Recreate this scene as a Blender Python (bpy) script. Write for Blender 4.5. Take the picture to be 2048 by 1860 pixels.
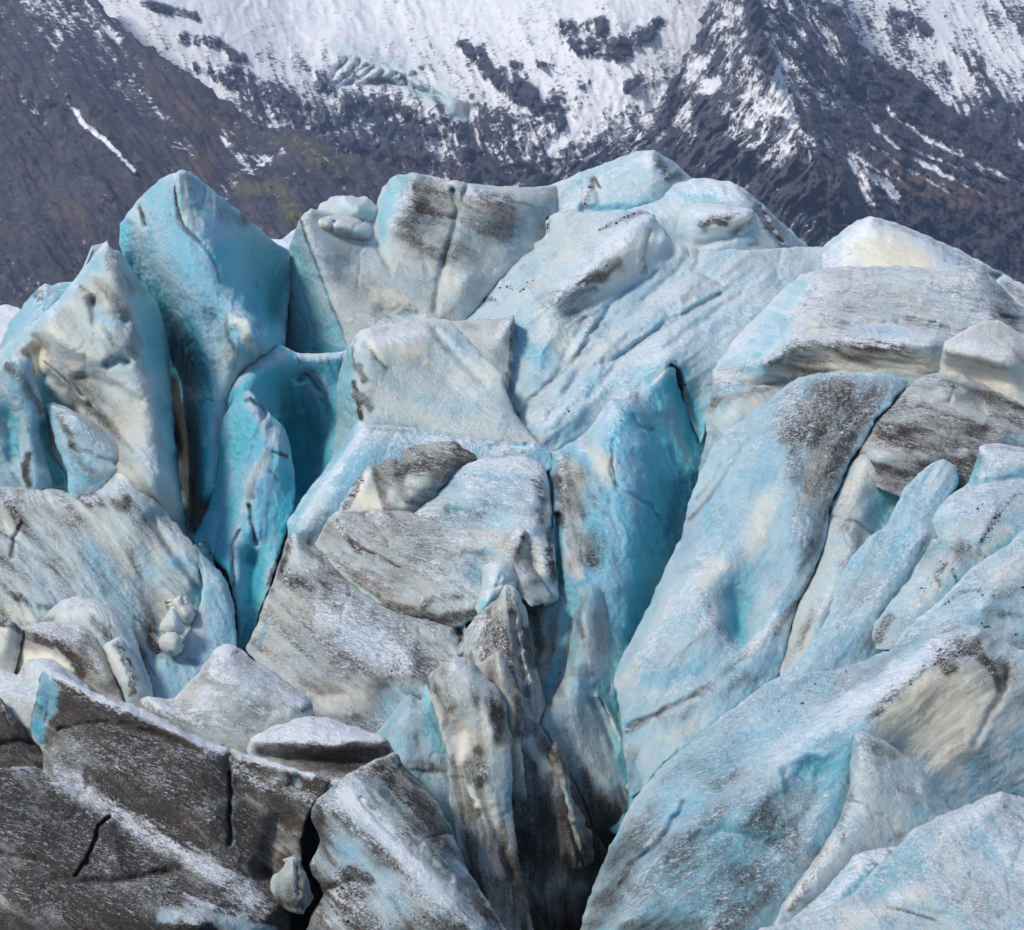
import bpy, math, random
import numpy as np
from mathutils import Vector
# ------------------------------------------------------------------ camera, world, sun, exposure
scene = bpy.context.scene
for o in list(bpy.data.objects): bpy.data.objects.remove(o)
COL = scene.collection
HFOV, PITCH = 30.0, -6.0
cam_d = bpy.data.cameras.new('camera'); cam = bpy.data.objects.new('camera', cam_d); COL.objects.link(cam)
cam_d.sensor_width = 36.0; cam_d.lens = 18.0 / math.tan(math.radians(HFOV / 2))
cam_d.clip_start = 0.5; cam_d.clip_end = 30000
cam.rotation_euler = (math.radians(90 + PITCH), 0, 0)
scene.camera = cam
SUN_EL, SUN_AZ = 44.0, -126.0           # azimuth measured clockwise from +Y (view direction)
w = bpy.data.worlds.new('World'); scene.world = w; w.use_nodes = True
nt = w.node_tree; nt.nodes.clear()
sk = nt.nodes.new('ShaderNodeTexSky'); sk.sky_type = 'NISHITA'; sk.sun_disc = False
sk.sun_elevation = math.radians(SUN_EL); sk.sun_rotation = math.radians(SUN_AZ)
sk.air_density = 1.0; sk.dust_density = 1.0; sk.ozone_density = 1.0
bg = nt.nodes.new('ShaderNodeBackground'); bg.inputs['Strength'].default_value = 0.062
wo = nt.nodes.new('ShaderNodeOutputWorld')
nt.links.new(sk.outputs[0], bg.inputs[0]); nt.links.new(bg.outputs[0], wo.inputs[0])
sd = bpy.data.lights.new('sun', 'SUN'); sd.energy = 1.5; sd.angle = math.radians(10); sd.color = (1.0, 0.92, 0.80)
so = bpy.data.objects.new('sun', sd); COL.objects.link(so)
_e, _a = math.radians(SUN_EL), math.radians(SUN_AZ)
sdir = Vector((math.sin(_a) * math.cos(_e), math.cos(_a) * math.cos(_e), math.sin(_e)))
so.rotation_euler = sdir.to_track_quat('Z', 'Y').to_euler()
so.location = sdir * 300
scene.render.engine = 'CYCLES'
cy = scene.cycles; cy.max_bounces = 7; cy.diffuse_bounces = 2; cy.glossy_bounces = 2; cy.transmission_bounces = 2; cy.volume_bounces = 0
cy.use_adaptive_sampling = True; cy.adaptive_threshold = 0.035; cy.adaptive_min_samples = 32; cy.use_denoising = True
vs = scene.view_settings
vs.view_transform = 'Standard'; vs.look = 'None'; vs.exposure = 1.15; vs.gamma = 1.0; vs.use_curve_mapping = False

# ------------------------------------------------------------------ helpers
F = 1024.0 / math.tan(math.radians(HFOV / 2))       # focal length in photograph pixels
_p = math.radians(PITCH)
FWD = np.array([0, math.cos(_p), math.sin(_p)]); UP = np.array([0, -math.sin(_p), math.cos(_p)]); RT = np.array([1.0, 0, 0])
def world(px, py, off):
    """photo pixel + depth (off is a log depth: one unit is one pixel's size at that distance) -> metres"""
    D = 100.0 * np.exp(np.asarray(off) / F)
    u = (np.asarray(px) - 1024.0) / F; v = (930.0 - np.asarray(py)) / F
    return D[..., None] * (u[..., None] * RT + v[..., None] * UP + FWD)

def _hash(xi, yi, seed):
    h = (xi.astype(np.int64) * 374761393 + yi.astype(np.int64) * 668265263 + seed * 974634777) & 0xffffffff
    h = ((h ^ (h >> 13)) * 1274126177) & 0xffffffff
    h = ((h ^ (h >> 15)) * 2246822519) & 0xffffffff
    return ((h ^ (h >> 16)) & 0xffff) / 32767.5 - 1.0
def vnoise(x, y, seed):
    xi = np.floor(x); yi = np.floor(y); fx = x - xi; fy = y - yi
    sx = fx ** 3 * (fx * (fx * 6 - 15) + 10); sy = fy ** 3 * (fy * (fy * 6 - 15) + 10)
    a = _hash(xi, yi, seed); b = _hash(xi + 1, yi, seed); c = _hash(xi, yi + 1, seed); d = _hash(xi + 1, yi + 1, seed)
    return (a + (b - a) * sx) * (1 - sy) + (c + (d - c) * sx) * sy
def fbm(x, y, seed, oct=4, gain=0.5):
    s = 0; a = 1.0; t = 0; c, q = 0.8, 0.6
    for i in range(oct):
        s = s + a * vnoise(x, y, seed + i * 17); t += a; a *= gain
        x, y = (c * x - q * y) * 2.03 + 5.2, (q * x + c * y) * 2.03 + 1.7
    return s / t
def ridged(x, y, seed, oct=5, gain=0.55):
    s = 0; a = 1.0; t = 0; c, q = 0.8, 0.6
    for i in range(oct):
        s = s + a * (1 - 2 * np.abs(vnoise(x, y, seed + i * 31))); t += a; a *= gain
        x, y = (c * x - q * y) * 2.07 + 3.1, (q * x + c * y) * 2.07 + 9.2
    return s / t
def smooth01(t): t = np.clip(t, 0, 1); return t * t * (3 - 2 * t)
def P(s): return np.array([[float(q) for q in t.split(',')] for t in s.split()])
def densify(a, d, closed=False):
    out = []; n = len(a)
    for i in range(n if closed else n - 1):
        p, q = a[i], a[(i + 1) % n]; k = max(1, int(math.ceil(np.hypot(*(q - p)[:2]) / d)))
        for j in range(k): out.append(p + (q - p) * j / k)
    if not closed: out.append(a[-1])
    return np.array(out)
def chaikin(a):
    b = np.roll(a, -1, 0)
    return np.stack([a * 0.9 + b * 0.1, a * 0.1 + b * 0.9], 1).reshape(-1, a.shape[1])
def segdist(X, Y, poly, closed):
    n = len(poly); best = np.full(X.shape, 1e18); bx = X.copy(); by = Y.copy()
    for i in range(n if closed else max(1, n - 1)):
        x0, y0 = poly[i][:2]; x1, y1 = poly[(i + 1) % n][:2]; dx, dy = x1 - x0, y1 - y0; L = dx * dx + dy * dy
        t = np.clip(((X - x0) * dx + (Y - y0) * dy) / L, 0, 1) if L > 0 else np.zeros_like(X)
        qx = x0 + t * dx; qy = y0 + t * dy; d = (X - qx) ** 2 + (Y - qy) ** 2
        m = d < best; best = np.where(m, d, best); bx = np.where(m, qx, bx); by = np.where(m, qy, by)
    return np.sqrt(best), bx, by
def inside(X, Y, poly):
    c = np.zeros(X.shape, bool); n = len(poly)
    for i in range(n):
        x0, y0 = poly[i][:2]; x1, y1 = poly[(i + 1) % n][:2]
        if y0 == y1: continue
        c ^= ((y0 > Y) != (y1 > Y)) & (X < (x1 - x0) * (Y - y0) / (y1 - y0) + x0)
    return c
def rbf(cp, X, Y):
    keep = []
    for p in cp:
        if all((p[0] - k[0]) ** 2 + (p[1] - k[1]) ** 2 > 9 for k in keep): keep.append(p)
    c = np.array(keep); s = 300.0; n = len(c); xy = c[:, :2] / s
    K = np.sqrt(((xy[:, None] - xy[None]) ** 2).sum(2)) - 0.004 * np.eye(n)
    Pm = np.concatenate([np.ones((n, 1)), xy], 1)
    A = np.zeros((n + 3, n + 3)); A[:n, :n] = K; A[:n, n:] = Pm; A[n:, :n] = Pm.T
    sol = np.linalg.solve(A, np.concatenate([c[:, 2], np.zeros(3)]))
    sh = X.shape; x = X.ravel() / s; y = Y.ravel() / s
    o = sol[n] + sol[n + 1] * x + sol[n + 2] * y
    for i in range(n): o = o + sol[i] * np.sqrt((x - xy[i, 0]) ** 2 + (y - xy[i, 1]) ** 2)
    return o.reshape(sh)
def gauss(A, sig):
    if sig < 0.3: return A
    r = int(3 * sig) + 1; k = np.exp(-0.5 * (np.arange(-r, r + 1) / sig) ** 2); k /= k.sum()
    for ax in (0, 1):
        pad = [(0, 0), (0, 0)]; pad[ax] = (r, r); B = np.pad(A, pad, mode='edge'); o = 0
        for i, q in enumerate(k): o = o + q * (B[i:i + A.shape[0], :] if ax == 0 else B[:, i:i + A.shape[1]])
        A = o
    return A
def attr(me, name, arr):
    a = me.attributes.new(name, 'FLOAT_COLOR', 'POINT')
    a.data.foreach_set('color', np.ascontiguousarray(arr, np.float32).ravel())

_seed = [0]
def relief(name, outline, lines, mat, step=3.5, sm=6, rnd=14, thick=260, relief_fn=None, attr_fn=None, jit=1.6, sink=0,
           warp=10, chk=True, rings=None, coarse=False):
    """A solid block: the visible face is interpolated through outline and ridge lines (x, y, depth), its rim is
    rounded over and carried back to a closed rear."""
    _seed[0] += 7; seed = _seed[0]
    O = P(outline); L = [P(l) for l in lines]; O[:, 2] += sink
    cp = list(densify(O, 38, True)) + [p for l in L for p in (densify(l, 16) if len(l) > 1 else l)]
    poly = chaikin(O) if chk else O
    poly = densify(poly, 7, True)
    poly[:, 0] += jit * (fbm(poly[:, 0] / 14, poly[:, 1] / 14, seed, 3) * 1.6); poly[:, 1] += jit * (fbm(poly[:, 0] / 14, poly[:, 1] / 14, seed + 3, 3) * 1.6)
    x0, y0 = poly[:, :2].min(0) - 2 * step; x1, y1 = poly[:, :2].max(0) + 2 * step
    gx = np.arange(x0, x1 + step, step); gy = np.arange(y0, y1 + step, step)
    X, Y = np.meshgrid(gx, gy)
    if coarse:
        k = 6; cx = gx[::k]; cy = gy[::k]; CX, CY = np.meshgrid(cx, cy); C = rbf(cp, CX, CY)
        T = np.array([np.interp(gx, cx, r) for r in C]); Z = np.array([np.interp(gy, cy, c) for c in T.T]).T
    else: Z = rbf(cp, X, Y)
    Z = gauss(Z, sm / step)
    cxm = (X[:-1, :-1] + step / 2); cym = (Y[:-1, :-1] + step / 2)
    keep = inside(cxm, cym, poly)
    idx = np.arange(X.size).reshape(X.shape)
    q = np.stack([idx[:-1, :-1], idx[1:, :-1], idx[1:, 1:], idx[:-1, 1:]], -1)[keep]
    used = np.unique(q); remap = np.full(X.size, -1); remap[used] = np.arange(len(used)); q = remap[q]
    px = X.ravel()[used]; py = Y.ravel()[used]; oz = Z.ravel()[used]
    e = np.concatenate([q[:, [0, 1]], q[:, [1, 2]], q[:, [2, 3]], q[:, [3, 0]]])
    key = np.sort(e, 1); kk = key[:, 0] * (len(used) + 1) + key[:, 1]
    _, inv, cnt = np.unique(kk, return_inverse=True, return_counts=True)
    be = e[cnt[inv] == 1]; bv = np.unique(be)
    d, bx, by = segdist(px, py, poly, True)
    px = px.copy(); py = py.copy(); px[bv] = bx[bv]; py[bv] = by[bv]; d[bv] = 0
    if relief_fn is not None:
        gy_, gx_ = np.gradient(Z, step); fac = np.clip(np.sqrt(1 + gx_ ** 2 + gy_ ** 2) / 1.6, 0.8, 4.0).ravel()[used]      # displace along the surface normal
        oz = oz + relief_fn(px, py, seed) * (fac if not coarse else 1.0)
    if rnd > 0:
        t = np.clip(1 - d / rnd, 0, 1); oz = oz + rnd * (1 - np.sqrt(np.maximum(0, 1 - t * t))) * 0.9
    # rim rings going back
    nrm = np.zeros((len(px), 2)); dxy = np.stack([px[be[:, 1]] - px[be[:, 0]], py[be[:, 1]] - py[be[:, 0]]], 1)
    nl = np.stack([dxy[:, 1], -dxy[:, 0]], 1)
    np.add.at(nrm, be[:, 0], nl); np.add.at(nrm, be[:, 1], nl)
    nn = nrm[bv]; nn = nn / (np.linalg.norm(nn, axis=1, keepdims=True) + 1e-6)
    tst = inside(px[bv] + nn[:, 0] * 3, py[bv] + nn[:, 1] * 3, poly)
    if tst.mean() < 0.5: nn = -nn
    relief.curv = (gauss(Z, 9 / step) - Z).ravel()[used]
    A = attr_fn(px, py, oz, seed) if attr_fn else None
    vx, vy, vz = [px], [py], [oz]; faces = [q]; base = len(px); m = np.full(len(px), -1); m[bv] = bv
    prev = bv.copy(); lut = np.full(len(px), -1)
    for (t, inn) in (rings or ((10, 3), (40, 9), (thick * 0.45, 18), (thick, 34))):
        vx.append(px[bv] + nn[:, 0] * inn); vy.append(py[bv] + nn[:, 1] * inn); vz.append(oz[bv] + t)
        cur = base + np.arange(len(bv)); base += len(bv)
        lp = np.full(len(px), -1); lp[bv] = prev; lc = np.full(len(px), -1); lc[bv] = cur
        faces.append(np.stack([lp[be[:, 1]], lp[be[:, 0]], lc[be[:, 0]], lc[be[:, 1]]], 1)); prev = cur
    cxy = (px.mean(), py.mean(), oz[bv].mean() + thick * 1.1)
    vx.append(np.array([cxy[0]])); vy.append(np.array([cxy[1]])); vz.append(np.array([cxy[2]]))
    lp = np.full(len(px), -1); lp[bv] = prev
    tri = np.stack([lp[be[:, 1]], lp[be[:, 0]], np.full(len(be), base)], 1)
    VX = np.concatenate(vx); VY = np.concatenate(vy); VZ = np.concatenate(vz)
    co = world(VX, VY, VZ)
    org = np.array([co[:, 0].mean(), co[:, 1].mean(), co[:, 2].min()])
    co = co - org
    quads = np.concatenate(faces)
    me = bpy.data.meshes.new(name)
    nq, ntr = len(quads), len(tri)
    me.vertices.add(len(co)); me.vertices.foreach_set('co', co.astype(np.float32).ravel())
    me.loops.add(nq * 4 + ntr * 3); me.polygons.add(nq + ntr)
    me.loops.foreach_set('vertex_index', np.concatenate([quads.ravel(), tri.ravel()]).astype(np.int32))
    ls = np.concatenate([np.arange(nq) * 4, nq * 4 + np.arange(ntr) * 3]).astype(np.int32)
    me.polygons.foreach_set('loop_start', ls)
    me.polygons.foreach_set('use_smooth', np.ones(nq + ntr, bool))
    if A is not None:
        for nm, arr in A.items():
            full = np.concatenate([arr] + [arr[bv]] * 4 + [arr[bv].mean(0)[None]]) if rings is None else np.concatenate([arr] + [arr[bv]] * len(rings) + [arr[bv].mean(0)[None]])
            attr(me, nm, full)
    me.update(calc_edges=True); me.validate()
    me.materials.append(mat)
    ob = bpy.data.objects.new(name, me); ob.location = org; COL.objects.link(ob)
    relief.last = (px, py, co[:len(px)], org)
    return ob

def paint(px, py, seed, strokes, vals):
    """vals: dict letter -> array; strokes set a value near a line, or inside a polygon (letter followed by p)"""
    for k, (kind, val, rad, pts) in enumerate(strokes):
        if kind[0] not in vals: continue
        if kind == 'D' and rad < 6.5 and val > 0.6: rad = rad * 0.85; val = val * 0.88
        q = P(pts); wp = min(rad * 0.45, 14); s = seed + k * 5; wl = max(10, rad * 0.9)
        X = px + wp * fbm(px / wl, py / wl, s, 3); Y = py + wp * fbm(px / wl, py / wl, s + 2, 3)
        if kind.endswith('p'):
            d, _, _ = segdist(X, Y, q, True); wgt = smooth01(0.5 + np.where(inside(X, Y, q), d, -d) / (2 * rad))
        else:
            d, _, _ = segdist(X, Y, q, False); wgt = smooth01(1.25 * (1 - d / rad))
        vals[kind[0]] = vals[kind[0]] * (1 - wgt) + val * wgt
    return vals

# ------------------------------------------------------------------ materials
class NT:
    def __init__(s, name):
        s.m = bpy.data.materials.new(name); s.m.use_nodes = True; s.t = s.m.node_tree; s.t.nodes.clear()
    def n(s, typ, **kw):
        nd = s.t.nodes.new(typ)
        for k, v in kw.items():
            if k.startswith('_'): setattr(nd, k[1:], v)
            else:
                i = nd.inputs[int(k[1:])] if k[0] == 'i' and k[1:].isdigit() else nd.inputs[k]
                if hasattr(v, 'is_linked'): s.t.links.new(v, i)
                else: i.default_value = v
        return nd
    def math(s, op, a, b=0.0, c=0.0): return s.n('ShaderNodeMath', _operation=op, i0=a, i1=b, i2=c).outputs[0]
    def rng(s, v, a, b, c=0.0, d=1.0):
        return s.n('ShaderNodeMapRange', _interpolation_type='SMOOTHSTEP', i0=v, i1=a, i2=b, i3=c, i4=d).outputs[0]
    def mix(s, f, a, b):
        nd = s.n('ShaderNodeMix', _data_type='RGBA')
        for i, v in ((0, f), (6, a), (7, b)):
            if hasattr(v, 'is_linked'): s.t.links.new(v, nd.inputs[i])
            else: nd.inputs[i].default_value = v if i == 0 else tuple(v) + (1,)
        return nd.outputs[2]
    def noise(s, co, sc, det=4, rough=0.55, dist=0.0):
        return s.n('ShaderNodeTexNoise', Vector=co, Scale=sc, Detail=det, Roughness=rough, Distortion=dist).outputs[0]

SSS = 0.75
def ice_material():
    t = NT('glacier_ice')
    a = t.n('ShaderNodeAttribute', _attribute_name='ice'); sep = t.n('ShaderNodeSeparateColor', i0=a.outputs['Color'])
    blue, dirt, snow = sep.outputs; cream = a.outputs['Alpha']  # dirt also carries the shade painted into the deepest clefts
    co = t.n('ShaderNodeAttribute', _attribute_name='flow').outputs['Vector']      # metres along / across the flow of the block
    ani = t.n('ShaderNodeVectorMath', _operation='MULTIPLY', i0=co, i1=(0.6, 1.0, 1.0)).outputs[0]
    hat = t.n('ShaderNodeVectorMath', _operation='MULTIPLY', i0=co, i1=(0.22, 1.0, 1.0)).outputs[0]
    nz = t.n('ShaderNodeSeparateXYZ', i0=t.n('ShaderNodeNewGeometry').outputs['Normal']).outputs[2]
    grain = t.noise(ani, 10.0, 3, 0.8); grain2 = t.noise(ani, 2.3, 4, 0.65); mid = t.noise(co, 0.42, 4, 0.6); hatch = t.noise(hat, 5.5, 3, 0.65)
    def dev(n, k): return t.math('MULTIPLY', t.math('SUBTRACT', n, 0.5), k)
    bl = t.math('ADD', t.math('ADD', blue, dev(mid, 0.45)), dev(hatch, 0.45))
    ramp = t.n('ShaderNodeValToRGB', i0=bl); cr = ramp.color_ramp; cr.elements[0].position = 0.0; cr.elements[0].color = (0.58, 0.60, 0.58, 1)
    cr.elements[1].position = 1.0; cr.elements[1].color = (0.008, 0.27, 0.47, 1)
    for p, c in ((0.22, (0.42, 0.58, 0.66, 1)), (0.42, (0.23, 0.49, 0.66, 1)), (0.62, (0.10, 0.51, 0.65, 1)), (0.82, (0.02, 0.47, 0.63, 1))):
        e = cr.elements.new(p); e.color = c
    c = t.mix(cream, ramp.outputs[0], (0.78, 0.745, 0.63))
    g = t.math('ADD', t.math('ADD', dev(grain, 2.3), dev(grain2, 0.9)), dev(mid, 0.4))
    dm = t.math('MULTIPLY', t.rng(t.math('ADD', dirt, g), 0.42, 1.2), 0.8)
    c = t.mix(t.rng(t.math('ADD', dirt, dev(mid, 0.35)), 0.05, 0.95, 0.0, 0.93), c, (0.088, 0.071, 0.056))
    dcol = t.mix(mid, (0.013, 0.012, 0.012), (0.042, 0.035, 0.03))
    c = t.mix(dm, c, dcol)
    g2 = t.math('ADD', dev(hatch, 1.5), t.math('ADD', dev(grain, -1.7), dev(grain2, -0.5)))
    sv = t.math('ADD', t.math('ADD', snow, t.math('MULTIPLY', t.math('SUBTRACT', nz, 0.70), 1.0)), g2)
    smk = t.math('MULTIPLY', t.rng(sv, 0.3, 1.15), t.rng(snow, 0.0, 0.12))
    c = t.mix(t.math('MULTIPLY', smk, 0.93), c, (0.76, 0.81, 0.89))
    ro = t.math('ADD', 0.33, t.math('MULTIPLY', t.math('MAXIMUM', smk, dm), 0.5))
    hum = t.noise(co, 1.7, 5, 0.68)
    vor = t.n('ShaderNodeTexVoronoi', Vector=co, Scale=2.6).outputs[0]
    sca = t.math('MULTIPLY', vor, t.rng(bl, 0.1, 0.6, -0.06, -0.45))
    h = t.math('ADD', t.math('ADD', hum, sca), t.math('ADD', t.math('MULTIPLY', grain, 0.34), t.math('MULTIPLY', hatch, 0.3)))
    bp = t.n('ShaderNodeBump', Strength=t.rng(cream, 0.3, 0.9, 0.85, 0.4), Distance=0.3, Height=h)
    b = t.n('ShaderNodeBsdfPrincipled', **{'Base Color': c, 'Roughness': ro, 'IOR': 1.31, 'Subsurface Weight': t.math('MULTIPLY', t.math('SUBTRACT', 1.0, t.math('MAXIMUM', smk, dm)), SSS), 'Subsurface Scale': 1.0, 'Normal': bp.outputs[0]})
    b.inputs['Subsurface Radius'].default_value = (0.13, 0.5, 0.75)
    t.t.links.new(b.outputs[0], t.n('ShaderNodeOutputMaterial').inputs[0])
    return t.m

def rock_material():
    t = NT('mountain_rock'); co = t.n('ShaderNodeTexCoord').outputs['Object']
    a = t.n('ShaderNodeAttribute', _attribute_name='rock'); sep = t.n('ShaderNodeSeparateColor', i0=a.outputs['Color'])
    snow, moss, brown = sep.outputs; blueice = a.outputs['Alpha']
    n1 = t.noise(co, 0.12, 7, 0.72); n2 = t.noise(co, 0.03, 4, 0.6)
    c = t.mix(t.rng(t.math('ADD', t.math('MULTIPLY', n2, 0.5), t.math('MULTIPLY', n1, 0.5)), 0.34, 0.70), (0.022, 0.026, 0.045), (0.09, 0.085, 0.1))
    c = t.mix(t.rng(t.math('ADD', brown, t.math('SUBTRACT', n1, 0.5)), 0.3, 0.9), c, (0.115, 0.078, 0.062))
    c = t.mix(t.rng(t.math('ADD', moss, t.math('MULTIPLY', t.math('SUBTRACT', n1, 0.5), 1.4)), 0.35, 0.85), c, (0.125, 0.115, 0.05))
    sm = t.rng(t.math('ADD', snow, t.math('MULTIPLY', t.math('SUBTRACT', n1, 0.5), 2.3)), 0.28, 0.76)
    sc = t.mix(blueice, (0.84, 0.86, 0.90), (0.52, 0.66, 0.68))
    c = t.mix(sm, c, sc)
    bp = t.n('ShaderNodeBump', Strength=t.rng(sm, 0, 1, 0.6, 0.2), Distance=5.0, Height=n1)
    b = t.n('ShaderNodeBsdfPrincipled', **{'Base Color': c, 'Roughness': 0.85, 'Normal': bp.outputs[0]})
    t.t.links.new(b.outputs[0], t.n('ShaderNodeOutputMaterial').inputs[0])
    return t.m
def grit_material():
    t = NT('basalt_grit'); n = t.noise(t.n('ShaderNodeTexCoord').outputs['Object'], 6, 2)
    b = t.n('ShaderNodeBsdfPrincipled', **{'Base Color': t.mix(n, (0.012, 0.012, 0.012), (0.045, 0.04, 0.036)), 'Roughness': 0.8})
    t.t.links.new(b.outputs[0], t.n('ShaderNodeOutputMaterial').inputs[0]); return t.m
ICE = ice_material(); ROCK = rock_material(); GRIT = grit_material()

def ice(name, label, cat, outline, lines=(), blue=0.2, dirt=0.25, snow=0.2, cream=0.15, sm=4, rnd=8, amp=5, wl=60, ang=None, fl=2,
        st=0.3, strokes=(), step=3.0, thick=260, group=None, jit=2.2, sink=0, frac=1.0, fold=9.0):
    """ang: direction (degrees, image) of flutes and dirt streaks; fl: flute depth; st: streakiness of the dirt"""
    def rel(px, py, s):
        o = amp * 0.9 * fbm(px / wl, py / wl, s, 4, 0.45) - amp * 0.3 * ridged(px / (wl * 0.5), py / (wl * 0.5), s + 91, 3) + min(1.1, amp * 0.2) * fbm(px / 13, py / 13, s + 33, 3, 0.6)
        if fl:
            r = math.radians(ang if ang is not None else 40); u = px * math.cos(r) + py * math.sin(r); v = -px * math.sin(r) + py * math.cos(r)
            v = v + 10 * fbm(px / 70, py / 70, s + 5, 2)
            big = min(1.0, max(px.max() - px.min(), py.max() - py.min()) / 320.0)
            o = o - fold * big * (ridged(u / 420 + 0.2 * fbm(px / 150, py / 150, s + 15, 2), v / 105, s + 20, 3, 0.5) + 0.5 * fbm(u / 200, v / 70, s + 25, 2))
            o = o - fl * (1.3 * ridged(u / 190, v / 30, s + 40, 4, 0.6) + 0.7 * fbm(u / 60, v / 9, s + 44, 2)) * (0.55 + 0.6 * fbm(px / 120, py / 120, s + 49, 2))
        if amp >= 3 and frac > 0:      # sparse fracture lines
            fx = px + 22 * fbm(px / 60, py / 60, s + 71, 3); fy = py + 22 * fbm(px / 60, py / 60, s + 73, 3)
            for (ww, dp, sd) in ((110.0, 4.0, 81),):
                n1 = np.abs(vnoise(fx / ww, fy / (ww * 1.6), s + sd)); msk = smooth01((fbm(px / 90, py / 90, s + sd + 1, 2) - 0.02) / 0.2)
                o = o + frac * dp * msk * np.exp(-(n1 / 0.035) ** 2)
        for k, (kind, val, rad, pts) in enumerate(strokes):
            if kind[0] != 'v': continue
            wl2 = 18; X = px + 3.5 * fbm(px / wl2, py / wl2, s + k, 2); Y = py + 3.5 * fbm(px / wl2, py / wl2, s + k + 9, 2)
            q = P(pts)
            if kind == 'vp':
                d, _, _ = segdist(X, Y, q, True); o = o + val * smooth01(0.5 + np.where(inside(X, Y, q), d, -d) / (2 * rad))
            else:
                d, _, _ = segdist(X, Y, q, False); o = o + val * np.exp(-(d / rad) ** 2)
        return o
    def att(px, py, oz, s):
        v = dict(B=np.full(px.shape, float(blue)), D=np.full(px.shape, float(dirt)), S=np.full(px.shape, float(snow)), C=np.full(px.shape, float(cream) * 0.9))
        v = paint(px, py, s, strokes, v)
        a = math.radians(ang if ang is not None else 40); u = px * math.cos(a) + py * math.sin(a); q = -px * math.sin(a) + py * math.cos(a)
        q = q + 14 * fbm(px / 90, py / 90, s + 6, 2)
        ed, _, _ = segdist(px, py, P(outline), True); fr_ = np.clip(1 - ed / 9, 0, 1) * (0.5 + 0.7 * fbm(px / 30, py / 30, s + 90, 2)); v['S'] = v['S'] + 0.3 * fr_ * (v['S'] > 0.08); v['D'] = v['D'] * (1 - 0.5 * fr_ * (v['D'] < 0.6))
        v['S'] = v['S'] + np.clip(relief.curv / 10, 0, 0.3) * (v['S'] > 0.05)      # hoar frost on the crests
        gv = ridged(u / 190, (-px * math.sin(a) + py * math.cos(a) + 10 * fbm(px / 70, py / 70, s + 5, 2)) / 30, s + 40, 4, 0.6); v['D'] = v['D'] * (1 - 0.16 * gv) - 0.02 * gv
        sn = fbm(u / 170, q / 17, s + 60, 4, 0.6); cl = fbm(px / 85, py / 85, s + 66, 4, 0.55)
        v['D'] = np.clip(v['D'] + (0.25 + v['D']) * (st * sn + 0.42 * cl), 0, 1)
        v['B'] = np.clip(v['B'] + 0.16 * fbm(u / 120, q / 30, s + 70, 3), 0, 1)
        v['S'] = np.clip(v['S'] + (0.2 + v['S']) * 0.35 * sn, 0, 1)
        v['C'] = np.clip(v['C'] + v['C'] * 0.6 * cl, 0, 1)
        fr = np.random.RandomState(s); of = fr.rand(3) * 40; k = 0.0262
        return dict(ice=np.stack([v['B'], v['D'], v['S'], v['C']], 1), flow=np.stack([u * k + of[0], q * k + of[1], oz * k + of[2], 0 * u], 1))
    ob = relief(name, outline, lines, ICE, step=step, sm=sm, rnd=rnd, thick=thick, relief_fn=rel, attr_fn=att, jit=jit, sink=sink)
    ob['label'] = label; ob['category'] = cat
    if group: ob['group'] = group
    ks = [k for k in strokes if k[0] == 'k']
    if ks: grit(ob, ks, _seed[0])
    return ob
def grit(ob, ks, seed):
    """loose basalt grit lying on the ice: one joined part of the block"""
    px, py, co, org = relief.last; r = np.random.RandomState(seed); V, Fc = [], []
    oct_v = np.array([(1, 0, 0), (0, 1, 0), (-1, 0, 0), (0, -1, 0), (0, 0, 1), (0, 0, -1)], float)
    oct_f = np.array([(0, 1, 4), (1, 2, 4), (2, 3, 4), (3, 0, 4), (1, 0, 5), (2, 1, 5), (3, 2, 5), (0, 3, 5)])
    for _, n, rad, pts in ks:
        d, _, _ = segdist(px, py, P(pts), False); w = np.exp(-(d / (rad * 0.6)) ** 2) * (fbm(px / 14, py / 14, seed, 3) > 0.08); w = w * (d < rad * 1.6)
        if w.sum() <= 0: continue
        for i in r.choice(len(px), int(n * 0.6), p=w / w.sum()):
            dep = (co[i] + org)[1] / 100.0
            sz = dep * (0.008 + 0.08 * r.rand() ** 6); sc = sz * (0.6 + 0.9 * r.rand(3)); a = r.rand() * 6.28
            R = np.array([[math.cos(a), -math.sin(a), 0], [math.sin(a), math.cos(a), 0], [0, 0, 1]])
            p = co[i] + np.array([(r.rand() - .5) * 0.08 * dep, 0, (r.rand() - .5) * 0.08 * dep])
            Fc.append(oct_f + 6 * len(V)); V.append((oct_v * sc + (r.rand(6, 3) - .5) * sz * .5) @ R.T + p)
    if not V: return
    me = bpy.data.meshes.new('grit'); me.from_pydata(np.concatenate(V).tolist(), [], np.concatenate(Fc).tolist()); me.materials.append(GRIT)
    g = bpy.data.objects.new('grit', me); COL.objects.link(g); g.parent = ob; g['kind'] = 'stuff'
def part_of(ob, parent, name):
    bpy.context.view_layer.update(); ob.parent = parent; ob.matrix_parent_inverse = parent.matrix_world.inverted(); ob.name = name
    for k in ('category', 'label'):
        if k in ob: del ob[k]

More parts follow.
